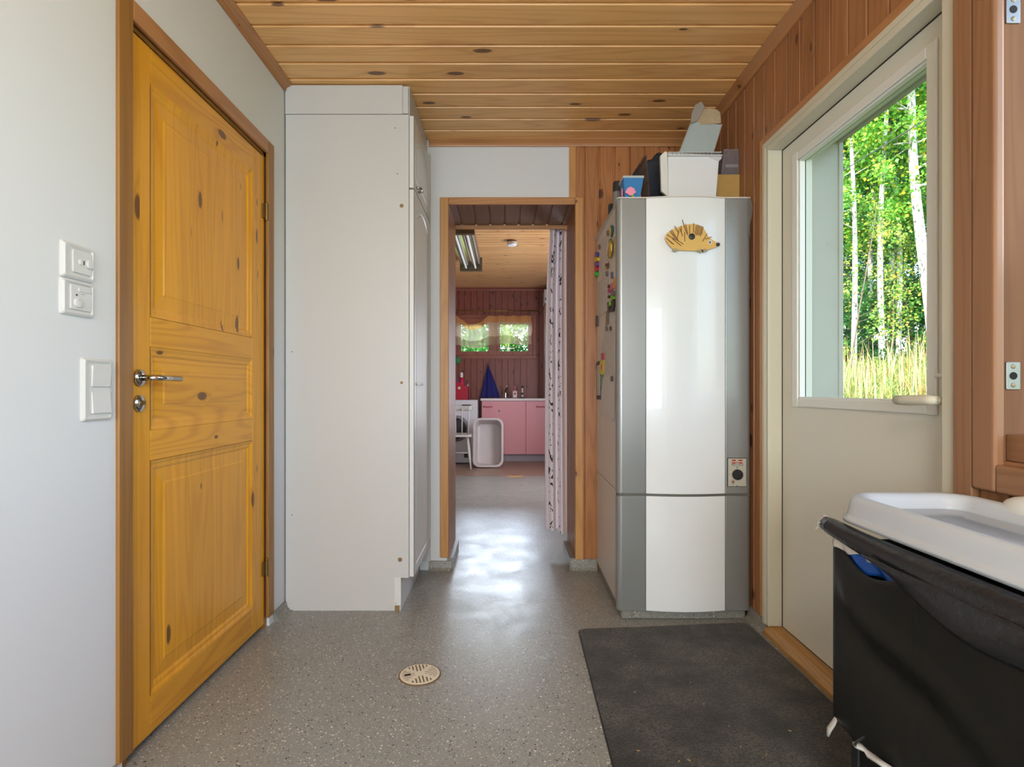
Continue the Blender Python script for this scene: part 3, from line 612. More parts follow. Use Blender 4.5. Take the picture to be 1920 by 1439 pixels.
# ================================================================== WATER HEATER
wh = thing('water_heater', (.8, 2.8, 0), 'tall white and silver hot-water heater in the corner by the garden door', 'water heater')
BX0, BX1, BY0 = .512, 1.097, 2.508
q = MB(); q.prism([(BX0, BY0), (BX1, BY0), (BX1, 3.17), (.520, 3.17)], .575, 1.908, 'z'); q.build('upper_casing', M['boiler_side'], wh, bevel=.004)
q = MB(); q.prism([(BX0, BY0), (BX1, BY0), (BX1, 3.17), (.520, 3.17)], .052, .571, 'z'); q.build('lower_casing', M['boiler_side'], wh, bevel=.004)
q = MB(); q.prism([(BX0 + .01, BY0 - .012), (BX1 - .01, BY0 - .012), (BX1 - .01, 3.17), (.53, 3.17)], .0, .052, 'z'); q.build('plinth', M['vinyl_cove'], wh, bevel=.01, seg=3)
FY = 2.470
def front(z0, z1, nm):
    pn = thing(nm, (.8, FY, z0)); pn.parent = wh; pn.matrix_parent_inverse = chain(wh).inverted()
    def strip(pts, mat, name, ins=0):
        back = [(p[0], BY0 - .001) for p in (pts[-1], pts[0])]
        q = MB(); q.prism(pts + back, z0, z1, 'z'); o = q.build(name, M[mat], pn, bevel=.0025); return o
    L = [(.4965 + .022 - .022 * math.cos(a), FY + .022 - .022 * math.sin(a)) for a in [PI / 2 * k / 6 for k in range(7)]]
    strip([(.4965, BY0 - .001)] + L + [(.6255, FY)], 'boiler_grey', 'side_strip')
    n = 16; strip([(.627 + (.9825 - .627) * k / n, FY - .018 * math.sin(PI * k / n) - .0005) for k in range(n + 1)], 'boiler_white', 'centre_panel')
    R_ = [(1.100 - .022 + .022 * math.sin(a), FY + .022 - .022 * math.cos(a)) for a in [PI / 2 * k / 6 for k in range(7)]]
    strip([(.984, FY)] + R_ + [(1.100, BY0 - .001)], 'boiler_grey', 'side_strip')
    return pn
fu = front(.577, 1.906, 'upper_front'); front(.050, .566, 'lower_front')
q = MB(); n = 16
q.prism([(.500, BY0), (.499, FY + .012), (.505, FY + .002)] + [(.627 + (.9825 - .627) * k / n, FY + .003 - .018 * math.sin(PI * k / n)) for k in range(n + 1)] + [(1.095, FY + .003), (1.098, BY0)], .566, .577, 'z'); q.build('front_seam', M['seam'], wh)
q = MB(); q.prism([(.500, BY0), (.497, FY + .012), (.505, FY - .002)] + [(.627 + (.9825 - .627) * k / n, FY - .002 - .018 * math.sin(PI * k / n)) for k in range(n + 1)] + [(1.095, FY - .002), (1.099, BY0)], 1.906, 1.911, 'z'); q.build('top_edge', M['boiler_side'], wh)
q = MB(); q.box(.505, 1.097, FY + .012, 3.168, 1.9075, 1.910); q.build('top_plate', M['boiler_side'], wh)
# control panel
s_ = 1030 / FY
X = lambda px: (px - VX) / s_
Z = lambda py: HC - (py - VY) / s_
cp = thing('control_panel', (X(1381), FY, Z(885))); cp.parent = wh; cp.matrix_parent_inverse = chain(wh).inverted()
q = MB(); q.prism(rrect(X(1363.5), X(1399.5), Z(913), Z(859), .002), FY - .003, FY, 'y'); q.build('surround', M['black_plastic'], cp)
q = MB(); q.prism(rrect(X(1364.5), X(1398.5), Z(912), Z(860), .0015), FY - .0042, FY - .002, 'y'); q.build('face', M['panel_grey'], cp)
zz = lambda zx, zy: (X(1340 + zx / 11.99), Z(840 + zy / 11.99))
for poly in ([(378, 265), (458, 265), (478, 297), (378, 297)], [(532, 265), (615, 265), (615, 297), (510, 297)], [(378, 325), (460, 325), (460, 355), (378, 355)], [(535, 325), (615, 325), (615, 355), (535, 355)], [(468, 325), (524, 325), (496, 352)]):
    q = MB(); q.prism([zz(*p) for p in poly], FY - .0050, FY - .0040, 'y'); q.build('logo_bar', M['red'], cp)
def text(body, x, y, z, size, mat, parent, rot=(PI / 2, 0, 0), sp=1.0, name='lettering', align='CENTER', depth=.0003):
    cu = bpy.data.curves.new(name, 'FONT'); cu.body = body; cu.size = size; cu.align_x = align; cu.align_y = 'CENTER'; cu.extrude = depth; cu.space_character = sp
    t_ = bpy.data.objects.new(name, cu); C.objects.link(t_); me = bpy.data.meshes.new_from_object(t_.evaluated_get(bpy.context.evaluated_depsgraph_get()))
    bpy.data.objects.remove(t_); me.materials.clear(); me.materials.append(mat); o = bpy.data.objects.new(name, me); C.objects.link(o); o.parent = parent; o.matrix_parent_inverse = chain(parent).inverted()
    o.location = (x, y, z); o.rotation_euler = rot; return o
tx, tz = zz(500, 390); text('METRO', tx, FY - .0047, tz, .0115, M['text'], cp, sp=1.6)
kx, kz = zz(500, 600)
q = MB(); q.lathe([(.0235, .004), (.0235, .012), (.021, .016), (.004, .017)], (kx, FY, kz), 28, '-y'); kb = q.build('dial', M['black_plastic'], cp, smooth='auto')
q = MB(); q.obox((kx + .005, FY - .0172, kz + .006), .002, .001, .014, (0, math.radians(40), 0)); q.build('dial_mark', M['text'], kb)
for k in range(14):
    a = math.radians(180 + k * 12 - 5 if k < 10 else 190 + k * 12); r0, r1 = .0255, .0285
    q = MB(); q.obox((kx + math.cos(a) * .027, FY - .0046, kz + math.sin(a) * .027), .0030, .001, .0008, (0, -a, 0)); q.build('scale_tick', M['red'], cp)
text('80', *[zz(322, 600)[0], FY - .0047, zz(322, 600)[1]], .005, M['text'], cp); text('0', zz(497, 470)[0], FY - .0047, zz(497, 470)[1], .005, M['text'], cp)
lx, lz = zz(402, 762)
q = MB(); q.lathe([(.0058, .003), (.0058, .006), (.0045, .0065)], (lx, FY, lz), 16, '-y'); q.build('lamp_ring', M['black_plastic'], cp)
q = MB(); q.lathe([(.004, .006), (.0025, .008)], (lx, FY, lz), 14, '-y'); q.build('lamp', M['orange'], cp)
q = MB(); q.obox((zz(402, 810)[0], FY - .0044, zz(402, 810)[1]), .016, .0006, .0012); q.build('fine_print', M['text'], cp)
for p in ((496, 432), (492, 858)):
    q = MB(); q.lathe([(.0025, .004), (.0022, .0055)], (zz(*p)[0], FY, zz(*p)[1]), 10, '-y'); q.build('screw', M['black_plastic'], cp)
# loose plastic film at the top right edge
mf = sheerish('loose_film', sr(200, 205, 198), .35, .2)
q = MB(); q.grid(lambda u, v: (1.082 + .006 * math.sin(v * 6) * u + .010 * u, FY - .003 - .012 * u * (1 + .3 * math.sin(v * 9)), 1.90 - .17 * v + .01 * math.sin(u * 5)), 4, 12); q.build('loose_film', mf, wh, smooth=True)

# ---- hedgehog picture on the heater front
HY = FY - .030
hs = 1030 / (HY)
hz_ = lambda zx, zy: ((1100 + zx / 4.797 - VX) / hs, HC - (180 + zy / 4.797 - VY) / hs)
card = plain('card_ochre', sr(214, 172, 96), .7, var=.1, scale=20); stick = plain('brown_sticks', sr(112, 66, 40), .6, var=.15, scale=60); paw = plain('paw_card', sr(158, 146, 112), .7, var=.15, scale=40)
hh = thing('paper_hedgehog', (.83, HY, 1.73), 'ochre card hedgehog with brown stick quills on the heater front', 'craft picture')
body = [(705, 1270), (722, 1238), (760, 1210), (800, 1188), (850, 1170), (910, 1155), (960, 1150), (1000, 1160), (1045, 1180), (1070, 1220), (1090, 1258), (1120, 1288), (1160, 1312), (1195, 1335), (1172, 1356), (1120, 1376), (1060, 1392), (1000, 1394), (900, 1393), (830, 1388), (775, 1375), (742, 1345), (715, 1305)]
q = MB(); q.prism([hz_(*p) for p in body], HY, HY + .0015, 'y'); q.build('body', card, hh)
random.seed(5)
for (a, b_, c_, d_) in ((722, 1250, 790, 1290), (715, 1280, 785, 1338), (748, 1215, 800, 1290), (760, 1205, 812, 1285), (775, 1235, 822, 1300), (790, 1170, 830, 1240), (830, 1205, 812, 1290), (836, 1190, 862, 1262), (848, 1172, 852, 1235), (880, 1228, 882, 1310), (860, 1115, 880, 1180), (872, 1160, 900, 1240), (888, 1150, 910, 1255), (925, 1165, 925, 1245), (962, 1145, 960, 1232), (985, 1160, 975, 1245), (1000, 1160, 985, 1250), (1012, 1165, 995, 1255), (1024, 1170, 1008, 1255), (1036, 1172, 1020, 1262), (1048, 1178, 1030, 1250), (1082, 1240, 1040, 1312), (1125, 1270, 1065, 1290), (770, 1285, 850, 1350), (800, 1290, 870, 1335), (735, 1300, 770, 1330)):
    p, r_ = hz_(a, b_), hz_(c_, d_); q = MB(); q.tube([(p[0], HY - .002, p[1]), (r_[0], HY - .0015, r_[1])], .0014, 6); q.build('quill', stick, hh)
def disc(name, zx, zy, r, mat, parent, t=.004, y=HY):
    p = hz_(zx, zy); q = MB(); q.lathe([(r, 0), (r, t * .7), (r * .8, t)], (p[0], y, p[1]), 18, '-y'); return q.build(name, mat, parent, smooth='auto')
disc('eye_white', 1110, 1316, .0088, M['switch_white'], hh, .002); disc('eye_pupil', 1107, 1318, .0042, M['black_plastic'], hh, .003)
disc('nose', 1180, 1338, .0085, M['black_plastic'], hh, .006)
for (a, b_) in ((795, 1388), (1020, 1394), (1060, 1392)):
    q = MB(); pts = [hz_(a + 28 * math.cos(t), b_ + 14 * math.sin(t) + 4 * math.sin(5 * t)) for t in [2 * PI * k / 14 for k in range(14)]]; q.prism(pts, HY - .002, HY - .0005, 'y'); q.build('paw', paw, hh)
q = MB(); q.box(hz_(945, 0)[0] - .008, hz_(945, 0)[0] + .008, HY, FY - .016, hz_(0, 1268)[1] - .008, hz_(0, 1268)[1] + .008); q.build('spacer', card, hh)
bmg = disc('round_magnet', 945, 1267, .0135, M['black_plastic'], None, .006, HY - .0005); tag(bmg, 'round black magnet holding the card hedgehog', 'magnet')

# ---- magnets and papers on the left side of the heater
def sd(px): return .514 * FP / (px - VX)
def side(px, py):          # point on the side face of the heater
    Y = sd(px); return (BX0 + .008 * (Y - BY0) / .662, Y, HC - (py - VY) * Y / FP)
o1 = lambda zx, zy: side(1100 + zx / 5.534, 400 + zy / 5.534)
o2 = lambda zx, zy: side(1100 + zx / 4.0, 600 + zy / 4.0)
def plate(name, fn, poly, mat, t=.003, label=None, cat='magnet', off=.0, parent=None, bend=0):
    pts = [fn(*p) for p in poly]; n = len(pts)
    vs = [(p[0] - off, p[1], p[2]) for p in pts] + [(p[0] - off - t, p[1], p[2]) for p in pts]
    q = MB(); q.add(vs, [tuple(range(n)), tuple(range(2 * n - 1, n - 1, -1))] + [(i, (i + 1) % n, n + (i + 1) % n, n + i) for i in range(n)])
    o = q.build(name, mat, parent)
    if label: tag(o, label, cat)
    return o
def ov(cx, cy, rx, ry, n=16, w=0): return [(cx + rx * math.cos(2 * PI * k / n) * (1 + w * math.sin(5 * 2 * PI * k / n)), cy + ry * math.sin(2 * PI * k / n) * (1 + w * math.cos(3 * 2 * PI * k / n))) for k in range(n)]
def rc(x0, y0, x1, y1, sk=0): return [(x0, y0 + sk), (x1, y0), (x1, y1), (x0, y1 + sk)]
def scribble(name, base, ink, scale=60, thr=.5, rows=False):
    m, nt, b = newmat(name); tc = nd(nt, 'ShaderNodeTexCoord')
    wv = nd(nt, 'ShaderNodeTexWave', {'Vector': tc.outputs['Object'], 'Scale': scale * .5, 'Distortion': 9.0, 'Detail': 2.0, 'Detail Scale': 1.5}, bands_direction='Z')
    n2 = nd(nt, 'ShaderNodeTexNoise', {'Vector': tc.outputs['Object'], 'Scale': scale * .35})
    f = mth(nt, 'MULTIPLY', mth(nt, 'GREATER_THAN', wv.outputs['Fac'], .93), mth(nt, 'GREATER_THAN', n2.outputs[0], thr))
    nt.links.new(mixc(nt, mth(nt, 'MULTIPLY', f, .6), base, ink), b.inputs['Base Color']); b.inputs['Roughness'].default_value = .7; return m
pw = sr(206, 198, 192)
P1 = scribble('drawing_paper_a', pw, sr(190, 110, 100)); P2 = scribble('drawing_paper_b', pw, sr(90, 80, 84), 90); P3 = scribble('drawing_paper_c', sr(212, 206, 202), sr(220, 120, 70), 70, .55); P4 = scribble('calendar_paper', sr(208, 208, 206), sr(60, 60, 70), 160, .35)
plate('child_drawing', o1, [(150, 280), (220, 205), (237, 240), (205, 370), (232, 520), (228, 580), (150, 690), (140, 560)], P1, .0012, 'pale drawing sheet with reddish scribbles below the upper round magnets', 'paper')
plate('child_drawing', o1, [(108, 720), (225, 640), (222, 830), (215, 1010), (110, 1100)], P2, .0010, 'grey scribbled sheet in the middle of the heater side beside the black dotted magnets', 'paper', off=.0014)
plate('note_sheet', o1, [(236, 905), (312, 870), (312, 1130), (236, 1160)], P4, .0010, 'white printed note behind the black boot magnet', 'paper')
plate('child_drawing', o2, [(145, 40), (214, 10), (214, 420), (190, 430), (104, 410), (108, 180)], P2, .0010, 'large pencil drawing under the pair of dark magnets', 'paper', off=.001)
plate('child_drawing', o2, [(118, 430), (214, 405), (212, 740), (196, 757), (100, 716)], P3, .0014, 'lowest drawing with orange scribbles on the heater side', 'paper', off=.0026)
cal = plate('wall_calendar', o2, [(70, 318), (104, 305), (104, 600), (70, 596)], plain('calendar_frame', sr(86, 78, 106), .6), .002, 'narrow calendar strip with purple border at the far edge of the heater side', 'calendar', off=.001)
plate('page', o2, [(73, 345), (99, 335), (99, 565), (73, 568)], P4, .001, parent=cal, off=.0032)
def mg(name, fn, poly, col, label, t=.006, off=.0, cat='magnet', rough=.4): return plate(name, fn, poly, plain('magnet_' + label[:18], col, rough, var=.12, scale=80), t, label, cat, off)
o = mg('dragonfly_magnet', o1, [(255, 130), (270, 122), (284, 135), (288, 175), (280, 215), (268, 250), (258, 240), (262, 200), (256, 160)], sr(22, 98, 112), 'teal winged magnet at the top of the heater side')
plate('wing', o1, [(250, 150), (262, 140), (264, 200), (258, 240), (248, 200)], plain('yellow_enamel', sr(206, 180, 50), .4), .008, parent=o)
mg('round_magnet', o1, ov(226, 207, 11, 30), sr(118, 112, 108), 'round metal magnet beside the teal winged magnet', off=.001)
mg('round_magnet', o1, ov(128, 350, 10, 26), sr(116, 112, 106), 'round metal magnet near the far top edge of the heater side')
mg('leaf_magnet', o1, ov(251, 294, 17, 32), sr(86, 132, 70), 'green oval magnet above the golden brush magnet', t=.004)
o = mg('brush_magnet', o1, [(240, 400), (252, 320), (262, 285), (276, 290), (284, 330), (278, 400), (268, 460), (250, 468), (238, 440)], sr(152, 122, 44), 'golden ribbed brush-shaped magnet', t=.008, off=.004)
plate('rim', o1, [(262, 330), (276, 290), (290, 320), (288, 390), (274, 450), (262, 462), (268, 400)], plain('gold_rim', sr(206, 172, 66), .35, .3), .006, parent=o, off=.011)
mg('wooden_stick', o1, [(298, 245), (309, 245), (306, 420), (296, 418)], sr(178, 152, 104), 'thin wooden stick magnet near the front edge', cat='stick')
for k, (cy, nm, col) in enumerate(((430, 'blue', sr(66, 70, 168)), (478, 'yellow', sr(236, 204, 40)), (530, 'purple', sr(122, 76, 168)), (580, 'red', sr(214, 36, 74)), (630, 'green', sr(40, 200, 60)))):
    if k == 0: cat_ = thing('caterpillar_magnet', o1(105, 630), 'striped magnet of blue, yellow, purple, red and green blobs', 'magnet')
    plate('blob', o1, ov(108 - k * 1.5, cy, 15, 27), plain('blob_' + nm, col, .35), .012, parent=cat_)
o = mg('bird_magnet', o1, ov(220, 540, 16, 40), sr(70, 62, 40), 'small dark bird magnet with red and white cap', off=.003)
plate('head', o1, ov(222, 515, 10, 14), plain('cap_white', sr(226, 220, 214), .4), .008, parent=o, off=.005); plate('cap', o1, ov(226, 525, 5, 9), M['red'], .010, parent=o, off=.006)
plate('belly', o1, ov(220, 570, 9, 12), plain('belly_yellow', sr(204, 166, 40), .4), .008, parent=o, off=.005)
mg('round_magnet', o1, ov(216, 632, 11, 26), sr(116, 112, 108), 'round metal magnet just below the bird magnet', off=.002)
mg('square_magnet', o1, rc(261, 608, 281, 680), sr(92, 96, 132), 'small blue-grey square magnet below the golden brush magnet')
mg('cat_magnet', o1, [(290, 700), (300, 662), (304, 690), (312, 740), (306, 775), (290, 782)], sr(224, 146, 60), 'orange cat-shaped magnet at the front edge')
mg('heart_magnet', o1, [(250, 745), (286, 715), (287, 780), (252, 815)], sr(206, 102, 128), 'pink square magnet beside the orange cat')
mg('dot_magnet', o1, ov(238, 760, 10, 20), sr(46, 44, 42), 'black dot magnet above the magenta dot', off=.002)
mg('dot_magnet', o1, ov(240, 808, 10, 19), sr(196, 30, 120), 'magenta dot magnet between two black ones', off=.002)
mg('dot_magnet', o1, ov(240, 868, 10, 17), sr(40, 40, 40), 'black dot magnet below the magenta dot', off=.002)
o = mg('boot_magnet', o1, [(228, 925), (252, 920), (256, 1000), (270, 1005), (272, 920), (285, 895), (306, 890), (308, 940), (296, 1020), (240, 1030)], sr(34, 36, 34), 'black boots figure magnet with lime green parts', t=.008, off=.002)
for c_ in (ov(290, 880, 20, 24, w=.1), ov(261, 940, 7, 24)): plate('green_part', o1, c_, plain('lime_part', sr(120, 190, 50), .4), .010, parent=o, off=.003)
plate('grey_part', o1, ov(288, 835, 25, 30, w=.2), plain('grey_part', sr(120, 118, 126), .5), .006, parent=o, off=.002)
mg('card_magnet', o1, [(206, 1020), (236, 1000), (234, 1150), (202, 1168)], sr(122, 116, 88), 'olive card magnet with fine print', t=.002, off=.003)
mg('clip_magnet', o1, rc(97, 1065, 118, 1175), sr(62, 56, 56), 'dark clip magnet at the far edge of the heater side', t=.008)
mg('round_magnet', o1, ov(212, 1195, 12, 27), sr(112, 110, 116), 'grey magnet on the top corner of the large pencil drawing', off=.002)
mg('oval_magnet', o1, ov(257, 1195, 8, 22), sr(70, 62, 60), 'slim dark oval magnet on the large pencil drawing', off=.002)
mg('round_magnet', o2, ov(201, 442, 9, 22), sr(100, 100, 96), 'grey metal magnet on the lowest drawing', off=.0042)
o = mg('label_card', o2, [(101, 310), (137, 300), (134, 408), (100, 408)], sr(222, 208, 40), 'yellow label card above the green strip', t=.002, off=.004, cat='card')
plate('pink_corner', o2, rc(110, 250, 138, 300), plain('pink_red_print', sr(196, 90, 90), .5, var=.4, scale=120), .003, parent=o, off=.003); plate('print', o2, rc(111, 335, 123, 375), plain('pink_print', sr(206, 96, 110), .5), .0024, parent=o, off=.0056)
mg('green_strip', o2, [(106, 420), (126, 414), (108, 535)], sr(60, 150, 84), 'green paper strip under the yellow label card', t=.002, off=.003, cat='paper')

# ---- things on top of the heater
TZ = 1.910
blue = plain('pot_blue', sr(32, 116, 178), .45, var=.1, scale=30); pink = plain('felt_pink', sr(240, 150, 176), .8, var=.04)
pp = thing('decorated_cup', (.572, 2.555, TZ), 'square blue cup with pink tree cut-out on top of the heater', 'cup')
def frus(x0, x1, y0, y1, tx0, tx1, ty0, ty1, z0, z1): 
    v = [(x0, y0, z0), (x1, y0, z0), (x1, y1, z0), (x0, y1, z0), (tx0, ty0, z1), (tx1, ty0, z1), (tx1, ty1, z1), (tx0, ty1, z1)]
    return v
q = MB(); v = frus(.543, .607, 2.51, 2.575, .531, .622, 2.498, 2.588, TZ + .001, 2.013)
q.add(v, [(0, 3, 2, 1), (0, 1, 5, 4), (1, 2, 6, 5), (2, 3, 7, 6), (3, 0, 4, 7)]); q.build('cup_wall', blue, pp, solid=.002, bevel=.006)
q = MB()
for (a, b_, c_, d_) in ((.529, .624, 2.495, 2.499), (.529, .624, 2.587, 2.591), (.529, .533, 2.499, 2.587), (.620, .624, 2.499, 2.587)): q.box(a, b_, c_, d_, 2.008, 2.018)
q.build('rim', plain('rim_grey', sr(180, 186, 186), .4), pp, bevel=.001)
tp = [(1182 + 9.2 * math.cos(t) * (1 + .13 * math.sin(5 * t)), 359.5 + 7.4 * math.sin(t) * (1 + .13 * math.cos(4 * t))) for t in [2 * PI * k / 30 for k in range(30)]]
q = MB(); q.prism([(at(*p, 2.5).x, at(*p, 2.5).z) for p in tp], 2.494, 2.4985, 'y'); q.build('tree_crown', pink, pp)
q = MB(); q.box(.569, .579, 2.496, 2.502, TZ + .002, 1.933); q.build('tree_trunk', plain('felt_green', sr(120, 176, 40), .8), pp)
for sx_ in (.5335, .6165):
    q = MB(); q.prism([(2.53, TZ + .02), (2.555, TZ + .018), (2.56, TZ + .06), (2.535, TZ + .065)], sx_ - .0015, sx_ + .0015, 'x'); q.build('side_patch', pink, pp)
tb = thing('thermos_bottle', (.545, 2.70, TZ), 'grey cylinder with a dark cap behind the blue cup', 'bottle')
q = MB(); q.lathe([(.020, TZ), (.0215, TZ + .004), (.0215, TZ + .105)], (.5435, 2.70, 0), 22); q.build('body', plain('grey_felt', sr(128, 124, 122), .8, bump=.4), tb, smooth='auto')
q = MB(); q.lathe([(.0225, TZ + .105), (.0225, TZ + .148), (.020, TZ + .155), (.01, TZ + .157)], (.5435, 2.70, 0), 22); q.build('cap', plain('dark_cap', sr(52, 46, 46), .5), tb, smooth='auto')
q = MB(); q.box(.5225, .560, 2.80, 2.83, TZ, 1.995); tag(q.build('black_box', plain('black_card_box', sr(44, 42, 44), .6), bevel=.003), 'small black box behind the grey cylinder on the heater', 'box')
# freezer drawer
clr = sheerish('clear_drawer_plastic', sr(176, 166, 158), .34, .15)
dw = thing('freezer_drawer', (.86, 2.75, TZ), 'freezer drawer with white front and clear sides on top of the heater', 'drawer')
DY = 2.56
q = MB(); v = [at(1253, 368, DY), at(1343, 370, DY), at(1349, 291, DY), at(1252, 287, DY)]; q.add([p for p in v] + [p + Vector((0, .018, 0)) for p in v], [(0, 1, 2, 3), (7, 6, 5, 4), (0, 4, 5, 1), (1, 5, 6, 2), (2, 6, 7, 3), (3, 7, 4, 0)]); q.build('front_panel', plain('drawer_white', sr(226, 228, 228), .35, var=.01), dw, bevel=.003)
q = MB(); v = [at(1240, 358, DY + .01), at(1253, 369, DY - .002), at(1251, 285, DY - .002), at(1247, 284, DY), at(1238, 292, DY + .012)]; q.add([p for p in v] + [p + Vector((0, .016, 0)) for p in v], [(0, 1, 2, 3, 4), (9, 8, 7, 6, 5)] + [(i, (i + 1) % 5, 5 + (i + 1) % 5, 5 + i) for i in range(5)]); q.build('front_flange', M['bead_white'], dw, bevel=.001)
a, b_ = at(1252, 287, DY), at(1353, 292, DY)
q = MB(); q.box(a.x, b_.x, DY - .012, DY + .03, a.z - .018, a.z - .012)
q.prism([(a.x, a.z), (b_.x - .004, b_.z + .002), (b_.x, b_.z - .012), (b_.x - .012, b_.z - .026), (b_.x - .05, a.z - .026), (b_.x - .06, a.z - .017), (a.x + .02, a.z - .014), (a.x, a.z - .02)], DY - .003, DY + .0, 'y')
q.box(a.x, b_.x - .004, DY - .014, DY + .02, a.z - .003, a.z); q.build('handle_rim', M['switch_white'], dw, bevel=.001)
for k in range(11):
    q = MB(); q.box(a.x + .02 + k * .018, a.x + .022 + k * .018, DY - .0125, DY - .003, a.z - .012, a.z - .003); q.build('rim_rib', M['switch_grey'], dw)
q = MB(); x0, x1, y1, z1 = .700, .975, 3.02, 2.145
v = frus(.675, .965, DY + .02, 2.97, .655, .985, DY + .02, y1, TZ + .003, z1)
q.add(v, [(0, 1, 2, 3), (1, 2, 6, 5), (2, 3, 7, 6), (3, 0, 4, 7)]); q.build('bin', clr, dw, solid=.003)
q = MB(); q.box(.645, .66, DY + .02, y1, z1 - .006, z1 + .002); q.box(.975, .99, DY + .02, y1, z1 - .006, z1 + .002); q.box(.645, .99, y1 - .01, y1, z1 - .006, z1 + .002); q.build('bin_rim', clr, dw)
for k in range(3):
    q = MB(); t = .2 + .28 * k; q.box(.655 + .02 * (1 - t) - .004, .655 + .02 * (1 - t), DY + .02, 2.97, TZ + (z1 - TZ) * t, TZ + (z1 - TZ) * t + .004); q.build('bin_rib', clr, dw)
# dark cloth in the drawer
random.seed(8)
nav = plain('navy_fleece', sr(54, 58, 68), .95, var=.35, scale=90, bump=.8, bscale=150)
q = MB()
def crump(u, v):
    th, ph = 2 * PI * u, PI * v; k = 1 + .14 * math.sin(5 * th + 2 * ph) + .10 * math.cos(7 * ph + 3 * th)
    return (.800 + .150 * k * math.sin(ph) * math.cos(th), 2.84 + .14 * k * math.sin(ph) * math.sin(th), 2.085 + .150 * k * math.cos(ph))
q.grid(crump, 26, 16, closeu=True); tag(q.build('dark_fleece', nav, smooth=True), 'crumpled navy fleece stuffed in the clear drawer', 'cloth')
# padded envelope
en = thing('padded_envelope', (.92, 2.66, 2.1), 'grey padded envelope standing in the freezer drawer, flap open', 'envelope')
egrey = plain('envelope_grey', sr(170, 182, 178), .75, var=.06, scale=200); EY = 2.60
kraft = scribble('envelope_flap', sr(186, 166, 132), sr(90, 80, 60), 170, .40); tape = sheerish('tape_clear', sr(206, 204, 196), .75, .3)
v = [at(1268, 300, EY), at(1333, 300, EY), at(1353, 234, EY + .03), at(1296, 228, EY + .03)]
q = MB(); n_ = 6
def env(u, v_):
    p = (v[0].lerp(v[1], u)).lerp(v[3].lerp(v[2], u), v_); return (p.x, p.y - .010 * math.sin(PI * u) * math.sin(PI * min(1, v_ + .05)), p.z)
q.grid(env, 10, 10); q.grid(lambda u, w: tuple(Vector(env(u, w)) * Vector((1, 0, 1)) + Vector((0, env(u, w)[1] + .02 * math.sin(PI * u) + .003, 0))) if False else (env(u, w)[0], 2 * (v[0].lerp(v[3], w).y) - env(u, w)[1] + .004, env(u, w)[2]), 10, 10)
q.build('pouch', egrey, en, smooth=True)
q = MB(); fl_ = [at(1294, 236, EY + .027), at(1352, 231, EY + .027), at(1352, 222, EY + .04), at(1350, 210, EY + .045), at(1343, 205, EY + .046), at(1330, 203, EY + .046), at(1315, 205, EY + .045), at(1308, 216, EY + .04), at(1300, 224, EY + .035)]
q.add([tuple(p) for p in fl_] + [tuple(p + Vector((0, .001, 0))) for p in fl_], [tuple(range(9)), tuple(range(17, 8, -1))] + [(i, (i + 1) % 9, 9 + (i + 1) % 9, 9 + i) for i in range(9)]); q.build('flap', kraft, en)
for e_ in ((v[0], v[3]), (v[1], v[2])):
    q = MB(); q.tube([tuple(e_[0] + Vector((0, -.002, 0))), tuple(e_[1] + Vector((0, -.002, 0)))], .006, 8, squash=.35); q.build('edge_seam', plain('seam_white', sr(196, 190, 178), .6), en)
q = MB(); v2 = [at(1295, 230, EY), at(1307, 226, EY + .005), at(1321, 200, EY + .01), at(1315, 190, EY + .01), at(1303, 197, EY + .0), at(1297, 213, EY)]
q.add([tuple(p) for p in v2] + [tuple(p + Vector((.001, .0012, 0))) for p in v2], [tuple(range(6)), tuple(range(11, 5, -1))] + [(i, (i + 1) % 6, 6 + (i + 1) % 6, 6 + i) for i in range(6)]); q.build('tape_strip', tape, en)
# cardboard box + clear box
q = MB(); a, b_ = at(1344, 370, 2.62), at(1391, 327, 2.62); q.box(a.x, b_.x, 2.62, 2.80, TZ, b_.z); tag(q.build('cardboard_box', plain('cardboard', sr(178, 142, 78), .8, var=.06, scale=40), bevel=.002), 'small brown cardboard box beside the white drawer front', 'box')
bz = b_.z
cl = sheerish('clear_acrylic', sr(206, 200, 204), .20, .12, .3); cx = thing('clear_box', (1.05, 2.68, bz), 'small clear plastic dispenser box standing on the cardboard box', 'box')
q = MB(); a, b_, c_, d_ = at(1353, 322, 2.63), at(1391, 322, 2.63), at(1400, 281, 2.63), at(1358, 281, 2.63)
y0, y1 = 2.63, 2.74
v = [(a.x, y0, bz + .001), (b_.x, y0, bz + .001), (b_.x, y1, bz + .001), (a.x, y1, bz + .001), (d_.x, y0, c_.z), (c_.x - .003, y0, c_.z), (c_.x - .003, y1, 2.215), (d_.x, y1, 2.215)]
q.add(v, [(0, 1, 2, 3), (0, 1, 5, 4), (1, 2, 6, 5), (2, 3, 7, 6), (3, 0, 4, 7)]); q.build('tray', cl, cx, solid=.0035)
q = MB(); 
for p_, r_ in (((4, 5)), ((5, 6)), ((6, 7)), ((7, 4)), ((0, 1)), ((0, 4)), ((1, 5))): q.tube([v[p_], v[r_]], .002, 6)
q.build('edges', sheerish('acrylic_edge', sr(206, 200, 206), .6, .1), cx)
q = MB(); q.box(a.x + .02, b_.x - .006, y0 + .004, y0 + .006, bz + .04, bz + .053); q.build('paper_strip', M['switch_white'], cx)

